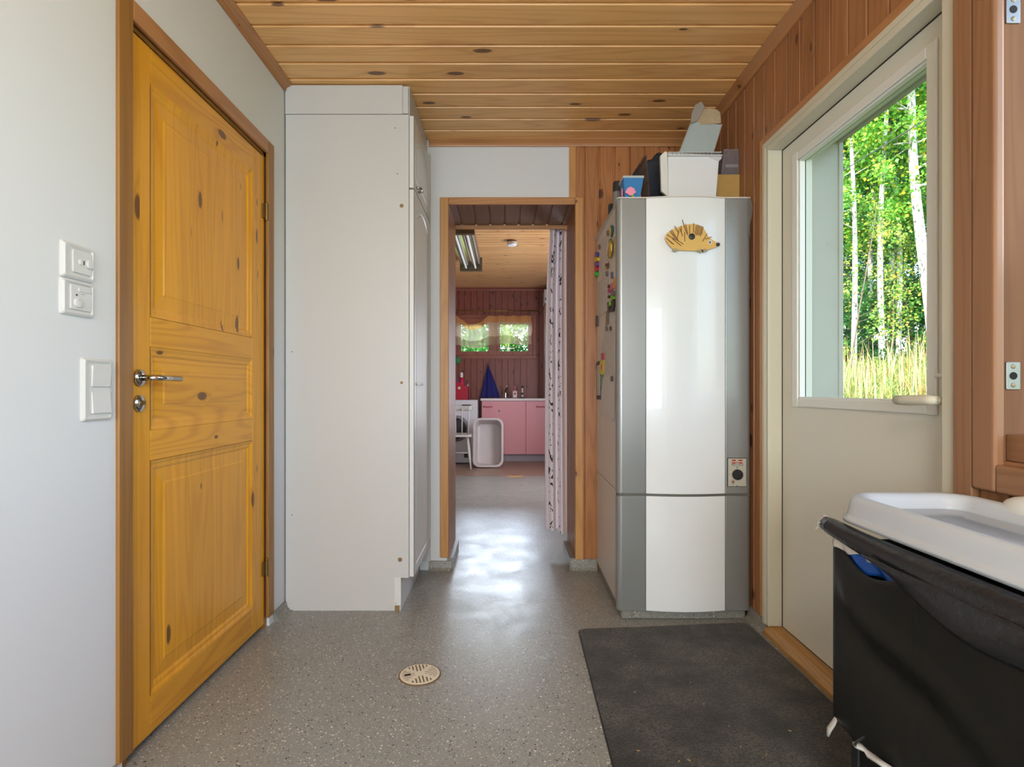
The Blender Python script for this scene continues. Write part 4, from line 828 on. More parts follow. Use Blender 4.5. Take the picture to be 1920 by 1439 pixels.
# ================================================================== LEFT WALL FITTINGS
def bevplate(y0, y1, z0, z1, name, par, x=XL, inset=.014, t=.009, hole=None, mat='switch_white'):
    """frame plate with bevelled rim around a sunken insert"""
    st = [(0, .0), (0, .004), (.003, t * .75), (.006, t), (inset, t * .55)]
    if hole: (hy0, hy1, hz0, hz1) = hole
    rings = []
    for (i_, d_) in st: rings.append([(x + d_, *p) for p in rrect(y0 + i_, y1 - i_, z0 + i_, z1 - i_, .005)])
    if hole:
        rings[-1] = [(x + t * .5, *p) for p in rrect(hy0, hy1, hz0, hz1, .004)]
    n = len(rings[0]); v = [p for r_ in rings for p in r_]
    q = MB(); q.add(v, [(k * n + i, k * n + (i + 1) % n, (k + 1) * n + (i + 1) % n, (k + 1) * n + i) for k in range(len(rings) - 1) for i in range(n)]); 
    e = (len(rings) - 1) * n; q.add([v[e + i] for i in range(n)], [tuple(range(n))])
    return q.build(name, M[mat], par)
t1 = thing('thermostat', (XL, 1.34, 1.31), 'upper white thermostat plate with two small dials on the left wall', 'thermostat')
bevplate(1.290, 1.389, 1.313, 1.399, 'frame', t1, hole=(1.318, 1.381, 1.327, 1.386))
q = MB(); q.prism(rrect(1.320, 1.380, 1.329, 1.384, .004), XL + .004, XL + .0085, 'x'); q.build('insert', M['switch_white'], t1, bevel=.001)
q = MB(); q.lathe([(.0105, .008), (.0105, .013), (.009, .0145), (.002, .0146)], (XL, 1.369, 1.356), 24, 'x'); q.build('dial', M['switch_white'], t1, smooth='auto')
q = MB(); q.lathe([(.007, .008), (.007, .0105), (.0055, .0115)], (XL, 1.343, 1.3565), 20, 'x'); q.build('dial', M['switch_white'], t1, smooth='auto')
q = MB(); q.box(XL + .008, XL + .0095, 1.3525, 1.3545, 1.352, 1.362); q.build('indicator', M['dark'], t1)
t2 = thing('thermostat', (XL, 1.34, 1.224), 'lower white thermostat plate with one numbered dial on the left wall', 'thermostat')
bevplate(1.288, 1.388, 1.224, 1.310, 'frame', t2, hole=(1.312, 1.380, 1.238, 1.300))
q = MB(); q.prism(rrect(1.313, 1.379, 1.239, 1.299, .003), XL + .004, XL + .0085, 'x'); q.build('insert', M['switch_white'], t2, bevel=.001)
q = MB(); q.lathe([(.0115, .008), (.0112, .013), (.009, .0142)], (XL, 1.333, 1.2555), 26, 'x'); dl_ = q.build('dial', M['switch_white'], t2, smooth='auto')
for k in range(9):
    a = math.radians(-60 + k * 27); q = MB(); q.obox((XL + .0143, 1.333 + .0085 * math.cos(a), 1.2555 + .0085 * math.sin(a)), .0006, .0014, .0014); q.build('scale_mark', M['switch_grey'], dl_)
q = MB(); q.box(XL + .008, XL + .010, 1.336, 1.374, 1.284, 1.293); q.build('cover_slot', M['switch_white'], t2, bevel=.001)
q = MB(); q.lathe([(.0022, .008), (.002, .010)], (XL, 1.330, 1.2745), 10, 'x'); q.build('screw', M['dark'], t2)
for y_ in (1.346, 1.353): q = MB(); q.lathe([(.001, .008), (.001, .009)], (XL, y_, 1.279), 8, 'x'); q.build('vent_dot', M['dark'], t2)
lsw = thing('light_switch', (XL, 1.40, .9655), 'white double light switch with two rockers beside the pine door', 'switch')
bevplate(1.352, 1.452, .9655, 1.124, 'frame', lsw, hole=(1.376, 1.449, .9795, 1.110))
for (z0, z1, nm) in ((1.051, 1.107, 0), (.983, 1.040, 1)):
    q = MB(); pr = [(XL + .004, z0), (XL + (.011 if nm else .008), z0 + .001), (XL + .0095, (z0 + z1) / 2), (XL + (.008 if nm else .011), z1 - .001), (XL + .004, z1)]
    q.prism(pr, 1.3805, 1.4465, 'y'); q.build('rocker', M['switch_white'], lsw, bevel=.002)

# ================================================================== FLOOR THINGS
fd = thing('floor_drain', (-.318, 2.012, 0), 'round cream drain cover with radial slots in the vinyl floor', 'drain')
fcr = plain('drain_cream', sr(222, 212, 190), .5, var=.03); R_ = .0735; cx0, cy0 = -.318, 2.012
q = MB(); q.lathe([(R_ + .004, .0005), (R_ + .003, .0025), (R_ - .001, .003), (R_ - .001, .0005)], (cx0, cy0, 0), 48, cap=False); q.build('edge_ring', plain('rusty_ring', sr(122, 92, 62), .7, var=.3, scale=60), fd)
q = MB(); q.lathe([(R_ - .001, .0), (R_ - .001, .003), (R_ - .003, .0045), (0.0001, .005)], (cx0, cy0, 0), 48); q.build('cover', fcr, fd)
slot = plain('drain_slot', sr(92, 72, 48), .8, var=.2); a0 = math.radians(17)
for qd in range(4):
    for k in range(6):
        t = (k - 2.5) * .0128; r0 = max(.014, abs(t) + .012); r1 = math.sqrt(max(0, .064 ** 2 - t * t))
        wide = .0042 if qd % 2 == 0 else .0016
        if r1 - r0 < .006: continue
        ang = a0 + PI / 2 * (qd + 1); rm = (r0 + r1) / 2
        px_, py_ = cx0 + rm * math.cos(ang) - t * math.sin(ang), cy0 + rm * math.sin(ang) + t * math.cos(ang)
        q = MB(); q.obox((px_, py_, .0046), r1 - r0, wide, .0014, (0, 0, ang)); q.build('slot', slot, fd)
q = MB(); q.obox((cx0 - .043, cy0 - .010, .0050), .022, .011, .0014, (0, 0, a0)); q.build('broken_slot', M['dark'], fd)
# door mat
def matshape():
    c = [(.285, 1.15), (1.085, 1.15), (1.082, 2.10), (1.070, 2.452), (.690, 2.415), (.308, 2.385)]
    return c
q = MB()
def rounded(poly, r, n=5):
    out = []; m_ = len(poly)
    for i in range(m_):
        p0, p1, p2 = [Vector((*poly[(i + k) % m_], 0)) for k in (-1, 0, 1)]
        a = (p0 - p1).normalized(); b_ = (p2 - p1).normalized(); rr = r if a.dot(b_) > -.9 else .01
        for k in range(n + 1):
            t = k / n; s = p1 + a * rr; e = p1 + b_ * rr; pt = s.lerp(p1, t).lerp(p1.lerp(e, t), t); out.append((pt.x, pt.y))
    return out
ms = rounded(matshape(), .035)
q.prism(ms, .0, .004, 'z'); dm = thing('door_mat', (.68, 1.8, 0), 'dark grey pile door mat lying in front of the heater and garden door', 'mat')
q.build('rubber_backing', M['black_plastic'], dm)
cxm, cym = .68, 1.8; ins = [(x + (cxm - x) * .012, y + (cym - y) * .008) for (x, y) in ms]
q = MB(); q.prism(ins, .003, .009, 'z'); q.build('pile', M['pile'], dm, bevel=.003)
random.seed(21); q = MB()
for k in range(16): 
    x, y = random.uniform(.36, 1.0), random.uniform(1.5, 2.3); q.obox((x, y, .010), random.uniform(.003, .009), .002, .002, (0, 0, random.random() * 3))
tag(q.build('wood_crumbs', plain('crumb', sr(182, 140, 90), .8, var=.2, scale=60)), 'tiny pale crumbs scattered on the dark door mat', 'crumbs', kind='stuff')

# ================================================================== LAUNDRY BAG AND LID (right foreground)
lb = thing('laundry_bag', (.93, .95, 0), 'black leatherette laundry hamper with padded rim by the garden door', 'laundry hamper')
blk = plain('black_leatherette', sr(17, 18, 17), .45, var=.12, scale=14, bump=.12, bscale=260)
blk2 = plain('black_leatherette_rim', sr(34, 34, 38), .26, var=.2, scale=12, bump=1.0, bscale=38)
HX0_, HX1_, HY0_, HY1_ = .780, 1.075, .42, 1.31
def topz(y):      # height of the bag edge along the left side
    t = (HY1_ - y) / (HY1_ - HY0_)
    return .688 - .040 * math.exp(-((t - .16) / .12) ** 2) + .0 * t
def bagleft(u, v):
    y = HY1_ + (HY0_ - HY1_) * u; zt = topz(y); z = .265 + (zt - .265) * v
    fold = .010 * math.sin(3.0 * u * PI + 2.4 * (1 - v)) * (v ** .5) + .013 * math.exp(-((v - .85 + .9 * u) / .10) ** 2) - .014 * math.exp(-((v - .62 + .55 * u) / .12) ** 2)
    fold += .006 * math.sin(9 * u + 5 * v)
    seam = -.004 * math.exp(-((u - .285) / .006) ** 2)
    edge = min(1, u * 14)
    return (HX0_ - fold * edge - seam, y, z)
q = MB(); q.grid(bagleft, 90, 40)
def bagfar(u, v):
    zt = .688; z = .265 + (zt - .265) * v; return (HX0_ + (HX1_ - HX0_) * u, HY1_ + .006 * math.sin(PI * u) * math.sin(PI * v), z)
q.grid(bagfar, 12, 12)
q.grid(lambda u, v: (HX1_, HY1_ + (HY0_ - HY1_) * u, .265 + .423 * v), 6, 4); q.grid(lambda u, v: (HX0_ + (HX1_ - HX0_) * u, HY0_, .265 + .423 * v), 6, 4)
q.grid(lambda u, v: (HX0_ + (HX1_ - HX0_) * u, HY1_ + (HY0_ - HY1_) * v, .265 - .02 * math.sin(PI * u) * math.sin(PI * v)), 8, 10)
q.build('bag_body', blk, lb, smooth=True, solid=.003, recalc=False)
def rim_pts(x): return [(x, y, z) for (y, z) in ((1.325, .722), (1.30, .720), (1.2, .712), (1.1, .707), (.95, .703), (.8, .702), (.6, .70), (.42, .70))]
q = MB(); q.tube(rim_pts(.771), [.017, .020, .023, .027, .031, .033, .034, .034], 18); q.build('padded_rim', blk2, lb, smooth=True)
q = MB(); q.tube(rim_pts(1.078), [.017, .020, .022, .024, .026, .027, .027, .027], 12); q.build('padded_rim', blk2, lb, smooth=True)
# flap hanging from the rim, drawn down into folds
def flap(u, v):
    y = 1.13 + (.42 - 1.13) * u; w = .055 * math.sin(min(1, u * 2.4) * PI / 2)
    return (.771 - .032 - .006 * math.sin(PI * v) - .004 * math.sin(14 * u + 3 * v), y, .705 - w * v * (1 + .25 * math.sin(5 * u)))
q = MB(); q.grid(flap, 40, 8); q.build('rim_flap', blk2, lb, smooth=True, solid=.003)
fz = plain('frayed_foam', sr(176, 168, 164), .9, var=.25, scale=120)
q = MB(); random.seed(4)
for k in range(26):
    a = random.uniform(0, 2 * PI); r_ = random.uniform(.010, .0185); p = Vector((.771 + r_ * math.cos(a), 1.325, .722 + r_ * math.sin(a)))
    q.tube([tuple(p + Vector((0, -.006, 0))), tuple(p + Vector((random.uniform(-.006, .004), random.uniform(.001, .008), random.uniform(-.004, .003)))), tuple(p + Vector((random.uniform(-.012, .004), random.uniform(.002, .010), random.uniform(-.016, .0))))], [.002, .0016, .0008], 5)
q.lathe([(.0165, -.004), (.0175, .002), (.012, .004)], (.771, 1.325, .722), 14, 'y'); q.build('frayed_end', fz, lb)
# liner bags
def liner(u, v, x, dz0, dz1, y0, y1, zb):
    y = y0 + (y1 - y0) * u; return (x - .004 * math.sin(22 * u + 5 * v) - .003 * math.sin(9 * u), y, zb + (dz0 + (dz1 - dz0) * u) + .04 * v + .004 * math.sin(17 * u))
wl_ = plain('liner_white', sr(214, 208, 198), .5, var=.05); bl_ = plain('plastic_bag_blue', sr(24, 84, 168), .3, var=.15, scale=30)
q = MB(); q.grid(lambda u, v: liner(u, v, .7800, 0, .012, 1.308, 1.11, .670), 30, 6); q.build('white_liner', wl_, lb, smooth=True, solid=.002)
q = MB(); q.grid(lambda u, v: liner(u, v, .7850, .0, .010, 1.285, 1.02, .640), 34, 6); bb = q.build('blue_plastic_bag', bl_, None, smooth=True, solid=.002); tag(bb, 'blue plastic bag peeking out of the black hamper', 'bag')
# legs and lower stand
q = MB(); q.box(.806, .832, 1.262, 1.288, 0, .27); q.build('leg', M['black_plastic'], lb, bevel=.004)
q = MB(); q.box(1.035, 1.061, 1.262, 1.288, 0, .27); q.build('leg', M['black_plastic'], lb, bevel=.004)
q = MB(); q.box(.806, .832, .50, .526, 0, .27); q.build('leg', M['black_plastic'], lb, bevel=.004)
q = MB(); q.box(1.035, 1.061, .50, .526, 0, .27); q.build('leg', M['black_plastic'], lb, bevel=.004)
q = MB(); q.box(.832, 1.05, 1.268, 1.28, .03, .27); q.box(.812, .824, .526, 1.262, .02, .25); q.build('lower_apron', blk, lb)
# straps and buckles
nyl = plain('buckle_grey', sr(176, 172, 166), .4, var=.05)
q = MB(); v = [at(1568, 1347, 1.30), at(1562, 1358, 1.30), at(1555, 1368, 1.30), at(1552, 1381, 1.30)]; q.tube([tuple(p) for p in v], [.006, .008, .0085, .004], 8, squash=.5); q.build('strap_clip', nyl, lb, smooth=True)
q = MB(); Yb = 1.16; v = [at(1603, 1398, Yb), at(1614, 1401, Yb), at(1624, 1409, Yb - .01), at(1634, 1419, Yb - .02), at(1650, 1430, Yb - .04), at(1665, 1440, Yb - .06)]; q.tube([tuple(p) for p in v], [.010, .013, .008, .014, .012, .012], 8, squash=.45); q.build('buckle', nyl, lb, smooth=True)
q = MB(); v = [at(1622, 1382, 1.15), at(1606, 1392, Yb), at(1603, 1398, Yb)]; q.tube([tuple(p) for p in v], [.005, .006, .008], 6, squash=.4); q.build('strap', M['black_plastic'], lb)
# storage lid
lidm = sheerish('lid_frosted', sr(226, 230, 234), .93, .28, .35); lidc = sheerish('lid_centre_clear', sr(228, 234, 240), .70, .10, .35)
ld = thing('storage_lid', (.93, .9, .745), 'frosted plastic storage box lid lying on the black hamper', 'lid')
lx0, lx1, ly0, ly1 = .776, 1.086, .40, 1.318
prof = [(0.0, .746), (-.004, .744), (-.004, .752), (.002, .755), (.004, .763), (.006, .772), (.009, .790), (.014, .799), (.024, .802), (.034, .798), (.040, .788), (.043, .776), (.050, .770)]
rings = [rrect(lx0 + i_, lx1 - i_, ly0 + i_, ly1 - i_, max(.085 - max(i_, 0), .01), 8) for (i_, z_) in prof]
n = len(rings[0]); q = MB(); vs = [(*p, z_) for r_, (i_, z_) in zip(rings, prof) for p in r_]
q.add(vs, [(k * n + i, k * n + (i + 1) % n, (k + 1) * n + (i + 1) % n, (k + 1) * n + i) for k in range(len(rings) - 1) for i in range(n)])
q.build('rim', lidm, ld, smooth=True, solid=.002, recalc=False)
q = MB(); e = [(*p, .770) for p in rings[-1]]; e2 = [((p[0] - .931) * .93 + .931, (p[1] - .859) * .97 + .859, .764) for p in rings[-1]]; e3 = [((p[0] - .931) * .60 + .931, (p[1] - .859) * .84 + .859, .764) for p in rings[-1]]; e4 = [((p[0] - .931) * .58 + .931, (p[1] - .859) * .83 + .859, .767) for p in rings[-1]]
q.add(e + e2 + e3 + e4, [(k * n + i, k * n + (i + 1) % n, (k + 1) * n + (i + 1) % n, (k + 1) * n + i) for k in range(3) for i in range(n)] + [tuple(3 * n + i for i in range(n))]); q.build('centre', lidc, ld, smooth='auto', recalc=False)
q = MB(); q.box(.80, 1.07, .44, 1.28, .7430, .7445); q.build('contents_sheet', plain('blue_grey_cloth', sr(206, 214, 226), .7, var=.12, scale=9), lb)
# white pillow-like thing behind the lid at the frame edge
q = MB(); q.ball((1.075, 1.12, .79), .03, .07, .035, 16); tag(q.build('white_bundle', M['bead_white'], smooth=True), 'pale rounded bundle behind the lid under the window casing', 'cloth bundle')

# ================================================================== DOORWAY CURTAIN
def curtain_mat():
    m, nt, b = newmat('printed_curtain'); uv = nd(nt, 'ShaderNodeUVMap'); uv.uv_map = 'UVMap'
    sp = nd(nt, 'ShaderNodeSeparateXYZ', {0: uv.outputs[0]}); U, V = sp.outputs[0], sp.outputs[1]   # metres along cloth, metres up
    fu = mth(nt, 'FRACT', mth(nt, 'DIVIDE', U, .19)); col = mth(nt, 'FLOOR', mth(nt, 'DIVIDE', U, .19))
    l1 = mth(nt, 'LESS_THAN', mth(nt, 'ABSOLUTE', mth(nt, 'SUBTRACT', fu, .08)), .014); l2 = mth(nt, 'LESS_THAN', mth(nt, 'ABSOLUTE', mth(nt, 'SUBTRACT', fu, .58)), .014)
    # brush glyphs in the half between the lines: one cell per 0.07 m
    gv = nd(nt, 'ShaderNodeCombineXYZ', {0: mth(nt, 'ADD', mth(nt, 'MULTIPLY', U, 20.0), mth(nt, 'MULTIPLY', col, 3.3)), 1: mth(nt, 'MULTIPLY', V, 15.0), 2: mth(nt, 'MULTIPLY', col, 7.7)})
    wv = nd(nt, 'ShaderNodeTexNoise', {'Vector': gv.outputs[0], 'Scale': 1.0, 'Detail': 1.0, 'Distortion': 1.6})
    g = mth(nt, 'GREATER_THAN', wv.outputs[0], .585)
    inz = mth(nt, 'LESS_THAN', mth(nt, 'ABSOLUTE', mth(nt, 'SUBTRACT', fu, .80)), .15)
    fv = mth(nt, 'FRACT', mth(nt, 'ADD', mth(nt, 'DIVIDE', V, .11), mth(nt, 'MULTIPLY', col, .37))); iv = mth(nt, 'LESS_THAN', mth(nt, 'ABSOLUTE', mth(nt, 'SUBTRACT', fv, .5)), .38)
    f = mth(nt, 'MAXIMUM', mth(nt, 'MULTIPLY', mth(nt, 'MULTIPLY', g, inz), iv), mth(nt, 'MULTIPLY', mth(nt, 'MAXIMUM', l1, l2), .45))
    nt.links.new(mixc(nt, f, sr(232, 220, 226), sr(48, 44, 44)), b.inputs['Base Color']); b.inputs['Roughness'].default_value = .85
    return m
CM = curtain_mat()
cu = thing('doorway_curtain', (.33, 3.64, .1), 'pale curtain with black brush-stroke print gathered at the right of the doorway', 'curtain')
def cloth(name, fn, nu, nv, width, height, mat, parent, solid=.0):
    vs = [fn(i / nu, j / nv) for i in range(nu + 1) for j in range(nv + 1)]
    q = MB(); q.add(vs, [(i * (nv + 1) + j, (i + 1) * (nv + 1) + j, (i + 1) * (nv + 1) + j + 1, i * (nv + 1) + j + 1) for i in range(nu) for j in range(nv)])
    o = q.build(name, mat, parent, smooth=True, recalc=False); uvl = o.data.uv_layers.new(name='UVMap')
    for lp in o.data.loops:
        i, j = divmod(lp.vertex_index, nv + 1); uvl.data[lp.index].uv = (width * i / nu, height * j / nv)
    return o
def cur(u, v):
    # v 0 bottom .. 1 top ; u across
    w = .165 - .030 * v + .01 * math.sin(3 * v); xr = .412 - .004 * v
    zb = .118 if u < .6 else .098
    if v > .78: w *= 1 - (v - .78) * .5
    y = 3.645 + (.030 * math.sin(u * 2 * PI * 2.3 + .9 * v) + .012 * math.sin(u * 2 * PI * 5.1 + 2 * v)) * (.75 + .25 * v)
    x = xr - w + w * u + .008 * math.sin(u * 2 * PI * 2.3 + 1.4)
    return (x, y, zb + (2.20 - zb) * v)
cloth('curtain_cloth', cur, 70, 40, .52, 2.1, CM, cu)
q = MB(); q.tube([(-.40, 3.645, 2.215), (.46, 3.645, 2.215)], .011, 10); rod = q.build('curtain_rod', M['steel'], smooth=True); tag(rod, 'metal rod above the doorway carrying the printed curtain', 'curtain rod')
q = MB(); q.box(-.40, -.39, 3.55, 3.66, 2.20, 2.23); q.box(.45, .46, 3.55, 3.66, 2.20, 2.23); q.build('bracket', M['steel'], rod)

# ================================================================== LAUNDRY ROOM THINGS
F = lambda px, Y: (px - VX) * Y / FP
G = lambda py, Y: HC - (py - VY) * Y / FP
# fluorescent lamp
fl_ = thing('fluorescent_lamp', (-.42, 5.7, ZC2), 'metal fluorescent batten lamp with two tubes on the laundry ceiling', 'ceiling lamp')
q = MB(); q.box(-.53, -.31, 4.92, 6.50, ZC2 - .10, ZC2 - .001); q.build('housing', M['steel'], fl_, bevel=.004)
q = MB(); v = [(-.53, -.0), (-.50, .022), (-.445, .006), (-.42, .022), (-.395, .006), (-.34, .022), (-.31, .0)]
q.prism([(a, ZC2 - .10 - .001 - (.022 - b_)) for a, b_ in v] + [(-.31, ZC2 - .099), (-.53, ZC2 - .099)], 4.96, 6.46, 'y'); q.build('reflector', M['chrome'], fl_)
for x in (-.475, -.365):
    q = MB(); q.tube([(x, 5.0, ZC2 - .128), (x, 6.42, ZC2 - .128)], .013, 12); q.build('tube', plain('lamp_tube_glass', sr(232, 232, 228), .15, var=.01), fl_, smooth='auto')
for y in (4.93, 6.46):
    q = MB(); q.box(-.55, -.29, y, y + .05, ZC2 - .155, ZC2 - .0); q.build('end_cap', plain('lamp_end', sr(96, 84, 62), .5, .5), fl_, bevel=.003)
sm = thing('smoke_detector', (.055, 5.72, ZC2), 'round white smoke detector on the laundry ceiling', 'smoke detector')
q = MB(); q.lathe([(.045, 0), (.047, -.018), (.050, -.020)], (.055, 5.72, ZC2), 28); q.build('base', plain('detector_brown', sr(120, 88, 66), .5), sm)
q = MB(); q.lathe([(.051, -.020), (.051, -.048), (.044, -.056), (.01, -.058)], (.055, 5.72, ZC2), 28); q.build('cover', M['switch_white'], sm, smooth='auto')
# sink cabinet
SY = 7.92; sxa, sxb = F(903, SY), .585
sc = thing('sink_cabinet', (.1, SY, 0), 'pink base cabinet with two doors and sink under the far window', 'cabinet')
pk = plain('cabinet_pink', sr(208, 142, 148), .4, var=.03, scale=3); pkr = plain('handle_red', sr(190, 90, 96), .4)
q = MB(); q.box(sxa, sxb, SY + .02, YF - .002, .11, .885); q.build('body', pk, sc)
q = MB(); q.box(sxa + .01, sxb, SY + .06, YF - .002, .0, .11); q.build('plinth', plain('plinth_grey', sr(150, 140, 146), .5), sc)
sm_ = F(986, SY)
for (a, b_, hx) in ((sxa + .002, sm_ - .003, F(915, SY)), (sm_ + .003, sxb, F(1014, SY))):
    q = MB(); q.box(a, b_, SY, SY + .019, .112, .880); dd = q.build('door', pk, sc, bevel=.002)
    q = MB(); q.tube([(hx - .065, SY - .001, .80), (hx - .05, SY - .022, .80), (hx, SY - .026, .797), (hx + .05, SY - .022, .80), (hx + .065, SY - .001, .80)], .008, 8); q.build('handle', pkr, dd, smooth=True)
q = MB(); q.lathe([(.014, 0), (.013, .008)], (F(936, SY), SY, .738), 14, '-y'); q.build('child_lock', plain('lock_green', sr(70, 110, 90), .4), sc)
q = MB(); q.box(sxa - .015, sxb, SY - .02, YF - .001, .885, .918); wt = tag(q.build('worktop', plain('worktop_white', sr(214, 206, 204), .3, var=.04, scale=40), bevel=.004), 'white speckled worktop on the pink cabinet', 'worktop')
q = MB(); q.box(F(915, SY), F(985, SY) - .05, SY + .06, SY + .40, .918, .924); tag(q.build('sink', M['steel'], bevel=.003), 'stainless steel sink set in the white worktop', 'sink')
fc = thing('faucet', (F(950, 8.28), 8.28, .918), 'chrome tap at the back of the far sink', 'faucet'); fx = F(948, 8.28)
q = MB(); q.tube([(fx, 8.28, .924), (fx, 8.28, 1.03)], .02, 12); q.tube([(fx, 8.28, 1.0), (fx, 8.16, 1.03), (fx, 8.13, 1.01)], .012, 10); q.build('spout', M['chrome'], fc, smooth='auto')
q = MB(); q.tube([(fx, 8.28, 1.03), (fx + .015, 8.27, 1.06), (fx + .02, 8.22, 1.11)], [.018, .014, .009], 10); q.build('lever', M['chrome'], fc, smooth=True)
sb = thing('soap_bottle', (F(965.5, 8.2), 8.2, .918), 'clear pump soap bottle with red and white label by the far tap', 'bottle'); bx = F(965.5, 8.2)
q = MB(); q.box(bx - .036, bx + .036, 8.18, 8.22, .919, 1.03); q.build('body', plain('soap_clear', sr(214, 170, 172), .2), sb, bevel=.012, seg=3)
q = MB(); q.box(bx - .028, bx + .028, 8.176, 8.181, .935, 1.01); lbl = q.build('label', M['switch_white'], sb, bevel=.002)
q = MB(); q.lathe([(.017, 0), (.017, .002)], (bx, 8.176, .985), 14, '-y'); q.build('label_spot', M['red'], lbl)
q = MB(); q.tube([(bx, 8.2, 1.03), (bx, 8.2, 1.085)], .010, 10); q.tube([(bx + .004, 8.2, 1.088), (bx - .035, 8.2, 1.09)], .008, 8); q.build('pump', plain('pump_pink', sr(190, 110, 116), .4), sb)
bc = thing('bottle_brush', (F(979, 8.2), 8.2, .918), 'slim white stick with black bands standing right of the soap bottle', 'bottle'); bx = F(979.5, 8.2)
q = MB(); q.tube([(bx, 8.2, .925), (bx, 8.2, 1.09)], .014, 12); q.build('stick', M['switch_white'], bc, smooth='auto')
q = MB(); q.tube([(bx, 8.2, 1.07), (bx, 8.2, 1.10)], .016, 12); q.tube([(bx, 8.2, .97), (bx, 8.2, 1.0)], .0145, 12); q.lathe([(.04, 0), (.04, .008), (.02, .016)], (bx, 8.2, .918), 16); q.build('black_bands', M['black_plastic'], bc)
# blue towel
tw = thing('blue_towel', (F(918, 8.36), 8.36, 1.45), 'dark blue towel hanging from a hook between machine and sink', 'towel')
tx0, tx1, tt = F(901, 8.36), F(937.5, 8.36), F(915, 8.36)
def tow(u, v):
    e = v ** .8; xl = tx0 + (tt - tx0) * v ** 1.1; xr_ = tx1 + (tt - tx1) * v ** 1.1
    return (xl + (xr_ - xl) * u, 8.355 - .03 * (1 - abs(2 * u - 1)) * (1 - .3 * v) - .012 * math.sin(u * 19), .925 + (1.425 - .925) * v)
q = MB(); q.grid(tow, 30, 16); q.build('cloth', plain('towel_blue', sr(44, 44, 112), .95, var=.1, bump=.5), tw, smooth=True, solid=.006)
q = MB(); q.tube([(tt, 8.40, 1.44), (tt, 8.35, 1.435), (tt, 8.34, 1.45)], .006, 8); q.build('hook', M['steel'], tw)
# washing machine
wm = thing('washing_machine', (-.75, 8.1, 0), 'white front-loading washing machine left of the pink cabinet', 'washing machine'); WY = 7.70
wx1 = F(895, WY); wx0 = wx1 - .60
q = MB(); q.box(wx0, wx1, WY, YF - .06, .02, .90); q.build('body', plain('machine_white', sr(206, 204, 208), .35, var=.01), wm, bevel=.006)
q = MB(); q.box(F(866, WY), F(883, WY), WY - .003, WY, G(763.5, WY), G(759, WY)); q.build('display', M['black_plastic'], wm)
q = MB(); q.lathe([(.185, .0), (.18, .02), (.15, .03), (.14, .012), (.02, .008)], (F(855, WY), WY, .50), 32, '-y'); q.build('door_ring', plain('machine_grey', sr(130, 126, 130), .3), wm, smooth='auto')
q = MB(); q.lathe([(.145, .024), (.10, .04), (.02, .046)], (F(855, WY), WY, .50), 32, '-y'); q.build('door_glass', M['black_plastic'], wm, smooth='auto')
q = MB(); q.box(F(870, WY), F(890, WY), WY - .003, WY, .09, .15); q.build('filter_flap', M['black_plastic'], wm)
q = MB(); q.box(wx0 + .02, wx1 - .02, WY + .02, YF - .1, 0, .02); q.build('feet', M['black_plastic'], wm)
q = MB(); q.lathe([(.028, 0), (.026, .02)], (F(889, WY) - .01, WY, G(762, WY)), 16, '-y'); q.build('dial', M['switch_white'], wm)
# red caddy and bottles on it
rp = plain('caddy_red', sr(160, 14, 42), .4, var=.08)
kd_ = thing('red_caddy', (F(868, 7.85), 7.85, .90), 'dark red carry basket on the washing machine', 'basket')
a, b_ = F(845, 7.85), F(879, 7.85)
q = MB(); q.prism([(a, .902), (b_, .902), (b_, 1.09), (b_ - .05, 1.10), (a + .10, 1.16), (a + .05, 1.16), (a, 1.08)], 7.80, 7.806, 'y'); q.box(a, b_, 7.806, 7.99, .902, .908); q.box(b_ - .006, b_, 7.8, 7.99, .902, 1.09); q.box(a, b_, 7.984, 7.99, .902, 1.09); q.build('basket_wall', rp, kd_)
q = MB(); q.lathe([(.022, 0), (.020, .003)], (F(861, 7.8), 7.80, G(728, 7.8)), 8, '-y'); q.build('flower_badge', plain('badge_cream', sr(206, 190, 150), .5), kd_)
def bottle(x, y, z, h, r, col, capc, label, neck=.3):
    o = thing('bottle', (x, y, z), label, 'bottle'); q = MB(); q.lathe([(r * .92, 0), (r, .01), (r, h * .62), (r * .5, h * .8), (r * neck, h * .84)], (x, y, z), 18); q.build('body', plain('b_' + label[:14], col, .35), o, smooth='auto')
    q = MB(); q.lathe([(r * .48, h * .82), (r * .46, h), (r * .1, h * 1.01)], (x, y, z), 14); q.build('cap', plain('c_' + label[:14], capc, .4), o, smooth='auto'); return o
bottle(F(865.5, 7.9), 7.9, .909, .38, .045, sr(176, 24, 60), sr(220, 206, 200), 'crimson detergent bottle with white cap in the red basket')
bottle(F(859, 7.86), 7.88, .909, .28, .03, sr(150, 20, 80), sr(60, 40, 130), 'small magenta bottle with violet cap in the red basket')
bottle(F(876.5, 7.9), 7.93, .909, .27, .026, sr(150, 140, 150), sr(60, 50, 60), 'slim grey bottle with dark cap in the red basket')
tag((lambda q: q.build('green_leaf_plant', plain('leaf_green', sr(44, 120, 70), .5), smooth=True))((lambda q: q.ball((F(858, 8.2), 8.2, G(676, 8.2)), .05, .02, .055, 12) and q)(MB())), 'green rounded leaf hanging left of the far window', 'plant leaf')
q = MB(); q.tube([(F(858, 8.2), 8.2, G(676, 8.2)), (F(856, 8.2), 8.3, G(668, 8.2)), (F(854, 8.2), 8.42, G(665, 8.2))], .005, 6); q.build('stem', plain('stem_green', sr(60, 100, 60), .5), bpy.data.objects['green_leaf_plant'])
